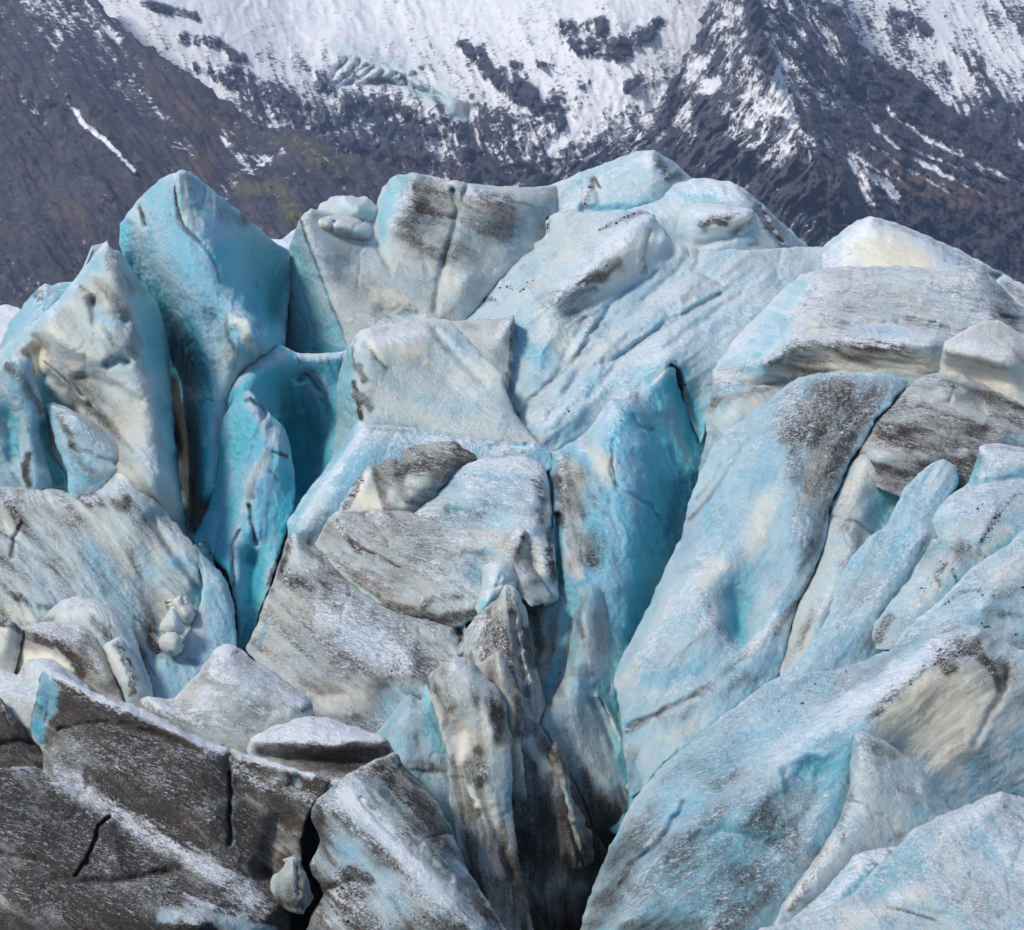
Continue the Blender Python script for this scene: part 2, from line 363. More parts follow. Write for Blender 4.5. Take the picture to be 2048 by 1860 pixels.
# ------------------------------------------------------------------ the setting: valley ground, mountains, glacier body
def structure(ob): ob['kind'] = 'structure'; return ob
def mountain(name, outline, lines, snow_fn, fall, strokes=(), relief_amp=26, scale=75, step=3.5, moss=0.0, brown=0.2, corr=1.05, stretch=2.2, fall2=None, side=None):
    """fall: image direction (degrees) of the fall line, along which gullies run; snow lies in the hollows"""
    cache = {}
    def field(px, py, s):
        r = np.radians(np.where(side(px, py), fall2, fall)) if side else np.full(px.shape, math.radians(fall)); u = px * np.cos(r) + py * np.sin(r); v = -px * np.sin(r) + py * np.cos(r)
        wx = 26 * fbm(px / 120, py / 120, s + 2, 3); u = u + wx; v = v + 18 * fbm(px / 90, py / 90, s + 4, 3)
        big = 0.62 * ridged(u / (scale * 2.3 * stretch), v / (scale * 1.7), s, 3, 0.5) + 0.5 * ridged(u / (scale * 0.8 * stretch), v / (scale * 0.7), s + 50, 5, 0.55)
        small = ridged(u / (scale * 0.22 * stretch), v / (scale * 0.22), s + 200, 4, 0.6)
        iso = fbm(px / 22, py / 22, s + 300, 5, 0.65)
        return big, small, iso
    def rel(px, py, s):
        b, m, i = field(px, py, s)
        sn = paint(px, py, s, strokes, dict(S=snow_fn(px, py)))['S']; rough = 1 - 0.82 * smooth01((sn - 0.45) / 0.45)
        o = -relief_amp * (0.2 + 0.8 * rough) * b - rough * relief_amp * (0.40 * m + 0.24 * i)
        for k, (kind, val, rad, pts) in enumerate(strokes):
            if kind == 'v':
                d, _, _ = segdist(px + 8 * fbm(px / 30, py / 30, s + k, 3), py + 8 * fbm(px / 30, py / 30, s + k + 3, 3), P(pts), False); o = o + val * np.exp(-(d / rad) ** 2)
        return o
    def att(px, py, oz, s):
        b, m, i = field(px, py, s)
        v = dict(S=snow_fn(px, py), M=np.full(px.shape, moss), R=np.full(px.shape, brown), G=np.zeros(px.shape))
        v = paint(px, py, s, strokes, v)
        r = np.radians(np.where(side(px, py), fall2, fall)) if side else np.full(px.shape, math.radians(fall)); uu = px * np.cos(r) + py * np.sin(r); vv = -px * np.sin(r) + py * np.cos(r) + 6 * fbm(px / 50, py / 50, s + 4, 2)
        h = 0.75 * b + 0.5 * m + 0.6 * i + 0.75 * fbm(uu / 70, vv / 6, s + 500, 4, 0.6)
        S = v['S'] - corr * h * (0.07 + 1.35 * np.sqrt(np.clip(v['S'] * (1 - v['S']), 0, 1)))
        return dict(rock=np.stack([np.clip(S, 0, 1), np.clip(v['M'] + 0.3 * i * (v['M'] > 0.05), 0, 1), np.clip(v['R'] + 0.35 * fbm(px / 60, py / 60, s + 8, 3), 0, 1), np.clip(v['G'] * (1 + i), 0, 1)], 1))
    return structure(relief(name, outline, lines, ROCK, step=step, sm=14, rnd=30, thick=600, relief_fn=rel, attr_fn=att, jit=7, coarse=True,
                            rings=((20, 4), (80, 14), (600, 60))))
def lin(v, a, b): return np.clip((v - a) / (b - a), 0, 1)

mountain('far_snow_mountain', "1400,-150,13700 1700,-160,13750 2100,-170,13750 2550,-170,13700 2550,760,12700 1400,760,12700",
         ["1700,60,13300 1760,130,13200 1900,260,13000", "1950,60,13350 2020,160,13150 2060,280,13000"],
         lambda x, y: 0.86 - 0.22 * lin(y, 130, 330), 65,
         [('S', .42, 45, "1900,130 1960,150"), ('S', .4, 40, "1990,200 2048,240"), ('S', .38, 30, "1790,40 1850,60"), ('S', .98, 26, "1870,20 1890,110 1930,160"), ('S', .35, 34, "1960,240 2030,280")],
         relief_amp=64, scale=60)
mountain('central_snow_mountain', "-100,-150,13500 300,-160,13400 800,-170,13500 1200,-170,13400 1540,-150,13300 1640,60,13100 1640,760,12100 -100,760,12100",
         ["560,60,13150 640,160,12900 700,250,12700", "980,60,13050 960,160,12850 940,300,12650", "1250,40,12900 1200,120,12780 1150,250,12650", "760,40,13200 720,150,12950 760,240,12800",
          "250,40,13000 400,130,12800 560,250,12600"],
         lambda x, y: 0.97 - 0.13 * lin(y, 70, 200) - (0.14 + 0.10 * lin(x, 560, 700)) * lin(y, 190, 290) - 0.16 * lin(y, 290, 380), 70,
         [('S', 0.50, 16.5, "366,75 420,78 486,118"), ('S', 0.50, 15, "395,132 425,150 470,168"), ('S', 0.50, 22.5, "575,205 610,222 640,235"), ('S', 0.50, 30, "480,150 560,200"),
          ('S', 0.36, 22, "930,92 962,120 975,150"), ('S', 0.37, 24, "1130,55 1200,50 1180,95 1260,80 1320,50"), ('S', 0.41, 22, "1140,80 1170,110 1250,105"), ('S', 0.12, 9, "1026,128 1060,126 1094,130"),
          ('S', 0.38, 26, "700,205 800,240 912,256"), ('S', 0.35, 18, "760,255 860,262"), ('S', 0.30, 24, "716,300 800,312 889,330"), ('S', 0.20, 30, "900,345 1010,370 1080,355"),
          ('S', 0.38, 16, "1255,170 1270,160"), ('S', 0.44, 30, "1100,210 1120,240"), ('S', 0.35, 16, "935,250 945,300 965,370"), ('S', 0.44, 40, "1000,160 1060,190"),
          ('S', 0.50, 10.5, "290,6 390,30"), ('S', 0.50, 7.5, "365,20 395,36"), ('S', 0.98, 30, "1010,30 1040,90 1090,170"), ('S', 0.95, 22, "1290,100 1200,210 1100,300"),
          ('S', 0.35, 26, "1180,330 1300,300"), ('S', 0.55, 22.5, "520,210 620,255"), ('S', 0.50, 15, "640,150 660,190"),
          ('S', 0.95, 34, "690,90 760,130 860,170 930,225"), ('G', .6, 40, "680,100 760,130 830,165"), ('G', .8, 30, "800,150 880,200 920,235"), ('G', .5, 26, "640,190 690,170"),
          ('S', 0.55, 12, "690,180 740,215 770,200"), ('v', -60, 50, "690,95 780,140 890,200"), ('v', 40, 20, "640,180 700,240"), ('v', -40, 30, "660,190 680,215"),
          *[('v', 34, 5.5, '%d,%d %d,%d %d,%d' % (640 + 17 * k, 185 - 4 * k + (k % 3) * 5, 672 + 17 * k, 150 + 3 * k, 700 + 16 * k, 118 + 7 * k)) for k in range(13)], ('R', .5, 60, "800,320 1000,340 1200,320"), ('v', 60, 16, "935,230 945,300 965,370")],
         relief_amp=85, scale=70, brown=0.12, stretch=1.4)
mountain('dark_spine_mountain', "1440,-150,12800 1560,-160,12750 1630,-80,12750 1640,0,12700 1699,30,12650 1730,97,12560 1776,127,12520 1826,147,12500 1877,193,12450 1918,223,12400 1964,259,12340 2019,290,12280 2060,312,12240 2300,450,12000 2550,600,11800 2550,800,11500 860,800,11700 860,420,12150 1000,380,12230 1100,345,12300 1200,300,12380 1290,235,12500 1350,150,12620 1400,60,12740",
         ["1496,-60,12520 1501,0,12420 1512,66,12320 1532,127,12200 1557,188,12080 1583,229,12000 1633,284,11900 1700,350,11800", "1420,180,12420 1400,260,12300", "1330,270,12300 1350,330,12180",
          "1700,200,12380 1800,300,12200 1900,370,12080", "1650,110,12420 1700,160,12360"],
         lambda x, y: np.where(x < 1512 + 0.36 * np.clip(y, 0, 400), 0.70 - 0.32 * lin(y, 235, 340), 0.50 - 0.34 * lin(y, 60, 230)), 58,
         [('S', 0.35, 26, "1400,70 1440,100 1430,150"), ('S', 0.30, 24, "1350,150 1340,230 1290,290"), ('S', 0.15, 34, "1400,215 1430,250 1400,300 1360,330"), ('S', 0.12, 26, "1502,5 1515,70 1535,125"),
          ('S', 0.80, 22, "1420,170 1500,165"), ('S', 0.78, 20, "1490,195 1560,215 1600,260 1630,300"), ('S', 0.70, 18, "1560,250 1570,300 1580,310"), ('S', 0.68, 14, "1440,180 1500,220 1520,260"),
          ('S', 0.08, 60, "1450,340 1600,370 1750,420 1900,480"), ('S', 0.10, 50, "1640,240 1720,290 1800,340 1950,420"), ('S', 0.12, 36, "1780,160 1860,230 1960,300"),
          ('S', 0.84, 9, "1738,245 1800,300 1870,340 1970,388"), ('S', 0.84, 11, "1770,215 1840,270 1920,310 2048,372"), ('S', 0.78, 8, "1740,290 1820,340 1920,395"), ('S', 0.7, 7, "1700,310 1760,340 1820,365"), ('S', 0.72, 6, "1790,270 1850,310 2010,370"),
          ('S', 0.8, 14, "1700,325 1725,350 1735,425"), ('S', 0.78, 18, "1735,345 1770,370 1790,390"), ('S', 0.55, 10, "1740,370 1745,420"), ('S', 0.44, 12, "1800,440 1815,450"), ('S', 0.50, 10, "1225,360 1250,300 1290,290"),
          ('S', 0.60, 8, "1360,250 1355,310"), ('S', 0.50, 20, "1650,90 1700,130"), ('S', 0.15, 20, "1650,0 1690,60 1720,110"), ('S', 0.50, 10, "1590,140 1650,200 1740,250"),
          ('S', 0.32, 20, "1560,40 1600,90 1650,150"), ('M', .45, 22, "1570,190 1610,250 1660,300"), ('M', .35, 24, "1250,300 1330,280"), ('R', .75, 40, "1700,320 1850,380 2048,420"), ('R', .5, 40, "1420,290 1480,310"),
          ('v', -50, 16, "1501,0 1512,66 1532,127 1557,188 1583,229"), ('v', 50, 22, "1370,150 1352,230 1340,320"), ('v', 60, 26, "1500,350 1540,420"), ('v', 40, 12, "1705,320 1735,430")],
         relief_amp=95, scale=50, brown=0.2, stretch=3.2, fall2=128, side=lambda x, y: x < 1512 + 0.36 * np.clip(y, 0, 400))
mountain('left_mountain_slope', "-500,-150,12500 140,-150,12300 193,0,12050 213,23,12000 244,56,11950 284,86,11880 356,132,11780 422,178,11680 472,218,11600 538,262,11500 599,258,11380 640,274,11330 675,305,11280 736,315,11260 782,330,11250 850,360,11230 950,420,11200 1050,800,10600 -500,800,10600",
         ["-30,-60,12150 60,60,11800 135,160,11550 200,260,11350 290,360,11150", "300,150,11700 420,260,11480", "200,60,11850 260,160,11640 340,300,11330", "100,300,11400 60,450,11080 30,600,10850", "600,262,11350 620,330,11180 640,440,11000"],
         lambda x, y: 0.16 - 0.08 * lin(y, 100, 300), 52,
         [('S', .42, 34, "60,5 110,70 130,40"), ('S', .45, 16, "170,10 210,60 240,75"), ('S', .6, 7, "130,205 150,220"), ('S', 0.9, 10, "148,218 165,245 190,265 220,290"), ('S', 0.88, 9, "225,295 245,320 268,340"), ('S', .4, 20, "100,30 140,60"), ('S', .5, 10, "5,80 10,110"),
          ('S', .35, 12, "265,115 290,140 330,160"), ('S', .42, 5, "280,180 330,230 350,245"), ('S', .45, 26, "330,280 390,300"), ('S', 0.55, 26, "450,275 490,320 470,360 450,385"), ('S', 0.55, 20, "470,350 560,300"), ('S', .4, 10, "360,210 430,240"), ('S', .45, 8, "300,200 340,260"),
          ('R', .6, 40, "300,170 400,240 480,260"), ('R', .6, 45, "330,290 400,330"), ('M', .62, 40, "560,275 620,300 720,330"), ('M', .62, 44, "480,380 560,370 600,430"), ('M', .4, 50, "680,350 760,360"), ('R', .6, 50, "140,420 200,520"), ('R', .55, 30, "60,330 90,380"), ('M', .3, 30, "60,560 110,540"),
          ('v', 40, 16, "110,215 165,285 215,350 260,420"), ('v', -30, 14, "135,165 200,262 262,340"), ('v', -40, 20, "193,0 284,86 422,178 538,262"), ('v', 30, 25, "430,280 460,380"), ('S', .06, 60, "40,330 120,420 180,500"), ('S', .06, 40, "420,200 500,250")],
         relief_amp=42, scale=60, brown=0.27, corr=0.8, stretch=5.0)

# valley floor and the buried body of the glacier
def grid_mesh(name, xs, ys, zfn, mat, at=None):
    X, Y = np.meshgrid(xs, ys); co = np.stack([X, Y, zfn(X, Y)], -1).reshape(-1, 3); i = np.arange(X.size).reshape(X.shape)
    q = np.stack([i[:-1, :-1], i[:-1, 1:], i[1:, 1:], i[1:, :-1]], -1).reshape(-1, 4)
    me = bpy.data.meshes.new(name); me.from_pydata(co.tolist(), [], q.tolist()); me.polygons.foreach_set('use_smooth', np.ones(len(q), bool))
    if at:
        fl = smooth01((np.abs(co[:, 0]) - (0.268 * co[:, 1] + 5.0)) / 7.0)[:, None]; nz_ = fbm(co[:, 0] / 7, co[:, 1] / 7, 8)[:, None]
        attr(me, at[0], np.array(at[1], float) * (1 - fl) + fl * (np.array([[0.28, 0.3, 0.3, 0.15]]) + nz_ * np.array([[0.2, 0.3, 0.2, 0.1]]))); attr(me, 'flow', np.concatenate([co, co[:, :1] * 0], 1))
    me.materials.append(mat); ob = bpy.data.objects.new(name, me); COL.objects.link(ob); return structure(ob)
def ground_mat():
    t = NT('moraine_gravel'); co = t.n('ShaderNodeTexCoord').outputs['Object']
    n = t.noise(co, 0.5, 6, 0.65); c = t.mix(n, (0.05, 0.048, 0.045), (0.14, 0.13, 0.12))
    b = t.n('ShaderNodeBsdfPrincipled', **{'Base Color': c, 'Roughness': 0.9, 'Normal': t.n('ShaderNodeBump', Strength=0.6, Distance=0.5, Height=n).outputs[0]})
    t.t.links.new(b.outputs[0], t.n('ShaderNodeOutputMaterial').inputs[0]); return t.m
grid_mesh('ground', np.linspace(-3400, 3400, 61), np.linspace(-600, 4600, 61), lambda X, Y: -75 + 3 * fbm(X / 300, Y / 300, 5), ground_mat())
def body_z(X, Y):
    d = np.interp(Y, [8, 14, 30, 45, 56, 64, 72, 90, 110, 140, 165, 230, 420, 600], [-30, -9, -13.5, -18.2, -22.5, -34, -44, -36, -25, -14, -9, -30, -60, -80])  # foreground below the view is raised to keep low light out of the clefts
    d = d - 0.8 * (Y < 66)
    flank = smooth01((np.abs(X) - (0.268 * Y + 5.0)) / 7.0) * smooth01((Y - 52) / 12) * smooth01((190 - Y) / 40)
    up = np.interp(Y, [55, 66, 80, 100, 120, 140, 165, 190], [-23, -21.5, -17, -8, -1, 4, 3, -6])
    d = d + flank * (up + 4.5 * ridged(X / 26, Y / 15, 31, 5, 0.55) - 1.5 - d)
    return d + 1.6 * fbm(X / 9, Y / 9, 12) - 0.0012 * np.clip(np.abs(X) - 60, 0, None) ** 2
grid_mesh('glacier', np.linspace(-200, 200, 330), np.concatenate([np.linspace(8, 200, 280), np.linspace(206, 600, 40)]), body_z, ICE, ('ice', (0.3, 1.0, 0.0, 0.0)))  # muddy ice, with the black of the deep clefts painted into its dirt value

# the air between here and the mountains
def haze():
    t = NT('valley_haze')
    v = t.n('ShaderNodeVolumePrincipled', Density=0.00012, Anisotropy=0.2); v.inputs['Color'].default_value = (0.45, 0.62, 1.0, 1)
    t.t.links.new(v.outputs[0], t.n('ShaderNodeOutputMaterial').inputs['Volume'])
    x0, x1, y0, y1, z0, z1 = -3500, 3500, -700, 4900, -90, 900
    me = bpy.data.meshes.new('haze'); me.from_pydata([(x, y, z) for x in (x0, x1) for y in (y0, y1) for z in (z0, z1)], [], [(0, 1, 3, 2), (4, 6, 7, 5), (0, 4, 5, 1), (2, 3, 7, 6), (0, 2, 6, 4), (1, 5, 7, 3)])
    me.materials.append(t.m); o = bpy.data.objects.new('haze', me); COL.objects.link(o); o['kind'] = 'stuff'
haze()

# ------------------------------------------------------------------ the ice: every block and serac a thing of its own
# ---- far rim
ice('ice_crest', 'white snow ridge far off behind the pale blue ice at the far-left rim', 'ice crest', "-400,600,1300 0,608,1280 38,614,1280 80,650,1230 60,720,1100 -400,740,1100", snow=.9, dirt=.05, blue=.1, cream=.4)
ice('ice_ridge', 'low snow-white saddle behind the tall blue pinnacle', 'ice ridge', "500,486,1450 545,478,1420 562,477,1400 590,458,1350 640,430,1350 640,560,1200 520,560,1200", snow=.7, dirt=.03, blue=.35)
ice('serac', 'pale blue jagged serac peeping out behind the serac with hollows', 'serac', "-400,760,960 0,694,960 21,640,970 52,602,980 73,578,990 90,566,1000 104,570,1000 118,566,1000 142,565,1010 175,560,1010 170,660,900 60,720,850 -400,860,850",
    ["90,568,960 70,640,900 20,720,860"], blue=.42, dirt=.06, snow=.25, ang=120, fl=3, strokes=[('D', .5, 10, "70,588 85,572 78,600"), ('B', .65, 20, "130,575 110,620 60,680")], rnd=8)
# ---- top centre
ice('ice_ridge', 'highest rounded ice hump with a dark streaked right shoulder against the mountain', 'ice ridge',
    "1080,380,1400 1103,370,1400 1150,350,1420 1200,328,1440 1238,316,1440 1280,302,1440 1305,299,1440 1330,312,1450 1356,330,1470 1384,356,1490 1390,450,1330 1250,460,1280 1090,470,1270",
    ["1305,303,1400 1310,330,1370 1330,360,1360", "1150,420,1300 1200,390,1340 1260,360,1360"], blue=.26, dirt=.08, snow=.35, ang=150, fl=2,
    strokes=[('k', 60, 10, "1180,370 1165,410"), ('k', 60, 8, "1315,318 1340,352"), ('D', .75, 16, "1310,312 1325,335 1340,355"), ('D', .5, 18, "1345,345 1368,356"), ('D', .5, 14, "1188,360 1178,395 1165,415"), ('D', .6, 5, "1190,360 1200,375"), ('v', 14, 8, "1187,362 1200,400"), ('C', .5, 16, "1290,315 1300,330"), ('v', 25, 12, "1170,420 1250,424 1300,420"), ('B', .5, 18, "1180,422 1290,418")])
ice('ice_ridge', 'sloping ice shoulder with a long dirty right flank running down to the saddle', 'ice ridge',
    "1240,430,1300 1300,395,1360 1345,370,1390 1384,356,1400 1406,356,1400 1452,362,1400 1486,377,1400 1520,402,1410 1558,440,1420 1587,465,1430 1618,494,1440 1600,560,1300 1450,560,1220 1300,500,1220",
    ["1384,362,1350 1440,366,1330 1486,384,1310 1520,430,1290 1560,500,1270", "1300,440,1260 1400,420,1280 1480,440,1260"], blue=.27, dirt=.08, snow=.35, cream=.12, ang=50, fl=3,
    strokes=[('Dp', .55, 8, "1490,380 1520,402 1558,440 1587,465 1620,500 1590,510 1555,490 1530,460 1505,420"), ('D', .8, 6, "1486,380 1500,400 1512,420"), ('D', .6, 9, "1530,440 1560,490"), ('C', .5, 12, "1420,362 1500,372"), ('D', .35, 10, "1440,366 1490,380"), ('B', .5, 16, "1370,390 1450,384"), ('v', 12, 5, "1520,415 1550,470 1575,500")])
ice('ice_hump', 'smooth ice dome with a brown smear below its crest and a ledge on the right', 'ice hump',
    "1330,480,1250 1342,442,1260 1362,418,1270 1398,405,1280 1436,405,1280 1470,410,1280 1503,417,1280 1516,432,1270 1525,470,1240 1560,500,1250 1575,540,1180 1480,560,1140 1380,540,1130",
    ["1390,425,1215 1440,430,1200 1495,428,1220", "1380,470,1190 1440,468,1185 1500,445,1215"], blue=.25, dirt=.08, snow=.4, cream=.25, ang=-15, fl=3, sink=25,
    strokes=[('D', .8, 18, "1405,450 1430,438 1450,440"), ('D', .4, 16, "1440,430 1490,420"), ('D', .85, 5, "1503,418 1512,434"), ('C', .8, 16, "1440,450 1490,440 1500,425"), ('v', 30, 7, "1465,464 1490,446 1515,440"), ('D', .5, 9, "1470,466 1500,447"), ('C', .6, 12, "1505,500 1545,510"), ('D', .5, 10, "1500,490 1530,480 1550,510"), ('v', 14, 8, "1400,490 1450,478 1510,462")])
ice('ice_flow', 'broad snowy blue ice slope fluted with diagonal grooves and crevices', 'ice flow',
    "1090,440,1200 1130,416,1220 1170,426,1215 1240,420,1230 1300,422,1240 1340,480,1200 1420,500,1180 1500,500,1200 1614,492,1330 1660,494,1330 1680,535,1230 1625,595,1070 1565,645,950 1505,705,800 1460,770,690 1412,860,650 1402,890,640 1385,850,660 1368,800,680 1360,742,640 1340,725,640 1320,800,600 1270,840,560 1220,890,520 1160,930,480 1090,945,450 1040,900,480 1005,800,620 1005,700,760 1020,650,850 960,665,860 890,655,920 905,630,940 945,585,1000 985,530,1080 1050,500,1130 1092,470,1170",
    ["1180,460,1150 1110,520,1060 1040,580,950", "1300,438,1150 1270,460,1070 1240,482,1015 1185,530,940 1138,572,890 1110,600,860", "1325,480,1110 1300,545,1045 1262,575,1000 1200,605,930 1140,640,860", "1340,470,1170 1330,520,1110", "1400,560,1060 1300,640,860 1200,740,660 1100,850,480", "1350,520,1120 1240,640,880 1120,760,650 1040,850,500", "1520,560,1080 1420,660,850 1330,720,620", "1180,650,830 1160,700,740", "1100,700,740 1050,790,610"],
    blue=.26, dirt=.12, snow=.32, cream=.16, ang=-38, fl=5, amp=10, wl=55, sm=4,
    strokes=[('v', 10, 9, "1290,605 1200,690 1150,760 1100,835"), ('v', 9, 8, "1335,640 1240,720 1180,795"), ('v', 8, 8, "1480,590 1380,660 1330,700"), ('v', -12, 18, "1250,640 1190,720"), ('v', -10, 18, "1390,560 1310,620"), ('v', -9, 18, "1470,535 1400,585"), ('v', -12, 18, "1100,660 1080,720 1065,760"), ('v', -9, 12, "1160,690 1120,770"), ('v', 8, 8, "1170,640 1090,790"), ('v', -9, 14, "1200,780 1150,840"), ('k', 160, 8, "1195,462 1240,440 1285,425"), ('k', 90, 6, "970,600 1000,605"), ('k', 120, 16, "1000,590 1060,570"), ('k', 60, 5, "1270,424 1312,430"), ('k', 50, 9, "1340,720 1365,770"), ('k', 40, 9, "1150,820 1120,830"), ('k', 70, 5, "1098,400 1097,460"), ('Cp', .5, 14, "1290,450 1240,490 1190,540 1160,575 1220,580 1270,560 1300,520"), ('D', .62, 24, "1170,560 1200,550 1235,530"), ('D', .5, 14, "1130,590 1190,578"), ('Cp', .8, 12, "1300,450 1270,475 1230,510 1230,545 1270,530 1295,500"), ('v', 10, 5, "1300,460 1284,510 1290,545"), ('D', .45, 6, "1298,470 1285,520"), ('v', -7, 8, "1288,480 1278,530"), ('D', .6, 6, "1282,548 1292,532"), ('S', .05, 20, "1290,470 1230,530 1180,570"), ('v', 13, 6, "1310,545 1230,600 1170,690 1140,730 1060,800 1030,840"), ('D', .5, 6, "1180,640 1165,690 1140,730 1060,800"), ('v', 11, 6, "1440,590 1380,620 1300,670 1210,730"), ('D', .55, 5, "1460,572 1420,600 1320,660 1280,690"),
             ('v', 9, 7, "1400,500 1390,540 1440,570"), ('D', .6, 4, "1410,552 1440,570 1450,575"), ('v', 8, 7, "1370,480 1375,520 1290,600"), ('v', -8, 14, "1365,495 1370,520"), ('D', .7, 6, "1371,490 1378,510"),
             ('D', .9, 5, "1275,424 1310,430"), ('D', .75, 7, "1200,460 1240,440 1280,426"), ('D', .7, 4, "1120,425 1150,420 1180,430"), ('D', .5, 7, "960,600 985,596 1000,610"), ('D', .75, 6, "975,600 990,600"), ('D', .4, 12, "1010,590 1060,570"), ('v', 9, 8, "1115,510 1130,490 1060,500"), ('v', 12, 9, "1098,395 1105,430 1096,470"), ('D', .7, 6, "1096,400 1100,440 1095,465"),
             ('D', .42, 44, "1110,600 1160,615 1200,650"), ('D', .3, 30, "1060,780 1100,800"), ('C', .5, 36, "1090,630 1130,680"), ('C', .45, 30, "1200,700 1240,680"), ('B', .55, 24, "1030,650 1050,700 1090,720"), ('B', .45, 30, "1180,780 1240,760 1300,740"), ('D', .4, 8, "1190,660 1240,700"), ('v', -10, 18, "1120,800 1150,820"), ('D', .6, 6, "1020,790 1030,820 1055,860"), ('v', 14, 9, "1010,760 1030,820 1070,880"), ('D', .3, 14, "1180,740 1210,720"), ('v', -6, 16, "1140,690 1100,760"),
             ('Bp', .8, 14, "1300,790 1345,735 1370,800 1385,850 1410,890 1400,895 1350,840"), ('B', .6, 14, "1365,740 1390,800 1405,860"), ('S', .02, 40, "1340,760 1390,860"), ('v', 22, 7, "1356,742 1372,800 1398,870"), ('D', .8, 4, "1357,740 1365,780")])
# ---- upper right
ice('ice_block', 'peaked ice block with a smooth cream face below the rock wall', 'ice block',
    "1540,600,1250 1600,540,1300 1646,491,1340 1684,461,1340 1717,438,1340 1743,430,1340 1764,438,1340 1810,452,1350 1873,478,1360 1936,509,1360 1999,543,1360 2048,570,1360 2440,660,1360 2440,760,1200 1900,640,1100 1600,640,1100",
    ["1743,436,1290 1690,480,1270 1640,520,1250 1600,556,1220", "1750,470,1245 1850,500,1250 1950,560,1220", "1700,530,1190 1800,540,1180 1900,550,1180"], blue=.3, dirt=.1, snow=.45, cream=.2, ang=25, fl=2, frac=.3,
    strokes=[('Cp', .95, 14, "1690,482 1740,442 1800,462 1880,510 1880,540 1680,545"), ('S', .02, 30, "1720,490 1850,520"), ('B', .12, 40, "1720,490 1850,520"), ('D', .5, 12, "1610,546 1660,510 1700,478"), ('D', .45, 9, "1760,440 1850,474 1940,520 2000,552"), ('D', .3, 9, "1690,490 1700,510"), ('C', .7, 20, "1930,540 2040,600"), ('D', .5, 18, "2020,570 2048,600"), ('v', 20, 6, "1985,560 2005,545"), ('D', .4, 14, "1900,510 1960,540")])
ice('ice_hump', 'broad grey streaked ice dome with an undercut dirty lip along its front', 'ice hump',
    "1585,562,1110 1600,549,1100 1642,537,1040 1705,532,970 1789,531,980 1873,534,990 1949,529,1000 1978,549,990 1999,570,980 2048,617,950 2440,700,950 2440,820,560 2000,840,520 1880,800,500 1800,800,500 1600,870,490 1420,920,500 1412,860,560 1422,800,580 1425,745,680 1445,702,790 1500,642,945 1550,592,1060",
    ["1640,560,880 1580,640,700 1500,730,560", "1800,560,880 1950,560,900", "1528,726,480 1591,684,500 1684,688,500 1789,686,500 1860,690,500", "1700,620,690 1850,630,690 1980,640,720", "1530,750,492 1600,722,508 1700,728,508 1860,730,510", "1440,770,560 1560,770,540"],
    blue=.12, dirt=.42, snow=.32, cream=.15, ang=12, fl=4, st=.7, rnd=2,
    strokes=[('Bp', .5, 22, "1420,760 1590,552 1640,545 1600,620 1560,690 1500,720 1450,740"), ('D', .04, 40, "1600,560 1540,640 1480,700 1440,730"), ('S', .55, 40, "1600,560 1540,640 1480,700"), ('B', .5, 30, "1560,660 1560,700 1500,730"), ('D', .05, 30, "1560,670 1520,710"),
             ('Cp', .75, 6, "1535,738 1600,700 1700,705 1860,706 1860,744 1600,760"), ('D', .58, 15, "1528,728 1591,688 1684,694 1789,693 1860,698"), ('S', .02, 20, "1540,735 1600,715 1860,720"), ('D', .4, 14, "1440,740 1540,745 1600,750"), ('D', .62, 12, "1860,560 1930,590 2030,640"), ('D', .5, 8, "1820,636 1880,650"), ('v', 8, 4, "1820,634 1870,646"), ('D', .45, 20, "1620,590 1640,620 1700,640"), ('v', 10, 12, "1620,660 1750,650 1900,660"), ('B', .3, 20, "1690,660 1800,665"), ('B', .35, 20, "1425,790 1480,770"), ('C', .5, 24, "1450,830 1520,800")])
ice('ice_block', 'cracked-off ice block with a brown brow and smooth cream underside', 'ice block',
    "1876,750,480 1884,700,485 1888,683,500 1915,667,530 1940,652,560 1966,640,590 2000,640,610 2048,670,600 2440,740,620 2440,880,480 2048,840,440 1980,800,440 1900,780,460",
    ["1890,705,440 1950,712,430 2020,735,430", "1895,725,470 1960,735,470 2030,760,460", "1940,680,490 2020,690,500"], blue=.08, dirt=.25, snow=.3, cream=.4, ang=15,
    strokes=[('D', .62, 12, "1890,704 1950,716 2010,736"), ('Cp', .95, 8, "1888,730 1960,745 2030,765 2048,810 1980,790 1890,770"), ('S', .02, 20, "1900,750 2030,780"), ('D', .4, 10, "1980,660 2048,720"), ('C', .7, 14, "1990,670 2040,730")])
ice('ice_block', 'pale rounded ice block tucked between grey dome and long blue-sided rib', 'ice block',
    "1395,960,470 1405,905,480 1420,850,490 1428,820,500 1444,800,500 1470,785,500 1494,776,500 1579,762,520 1640,760,520 1600,850,430 1480,920,400", ["1470,810,450 1440,870,430 1420,930,430"], blue=.28, dirt=.3, snow=.1, cream=.35, rnd=20,
    strokes=[('D', .45, 12, "1440,805 1500,782 1570,770"), ('B', .4, 20, "1410,900 1430,860"), ('C', .6, 20, "1460,830 1520,800")])
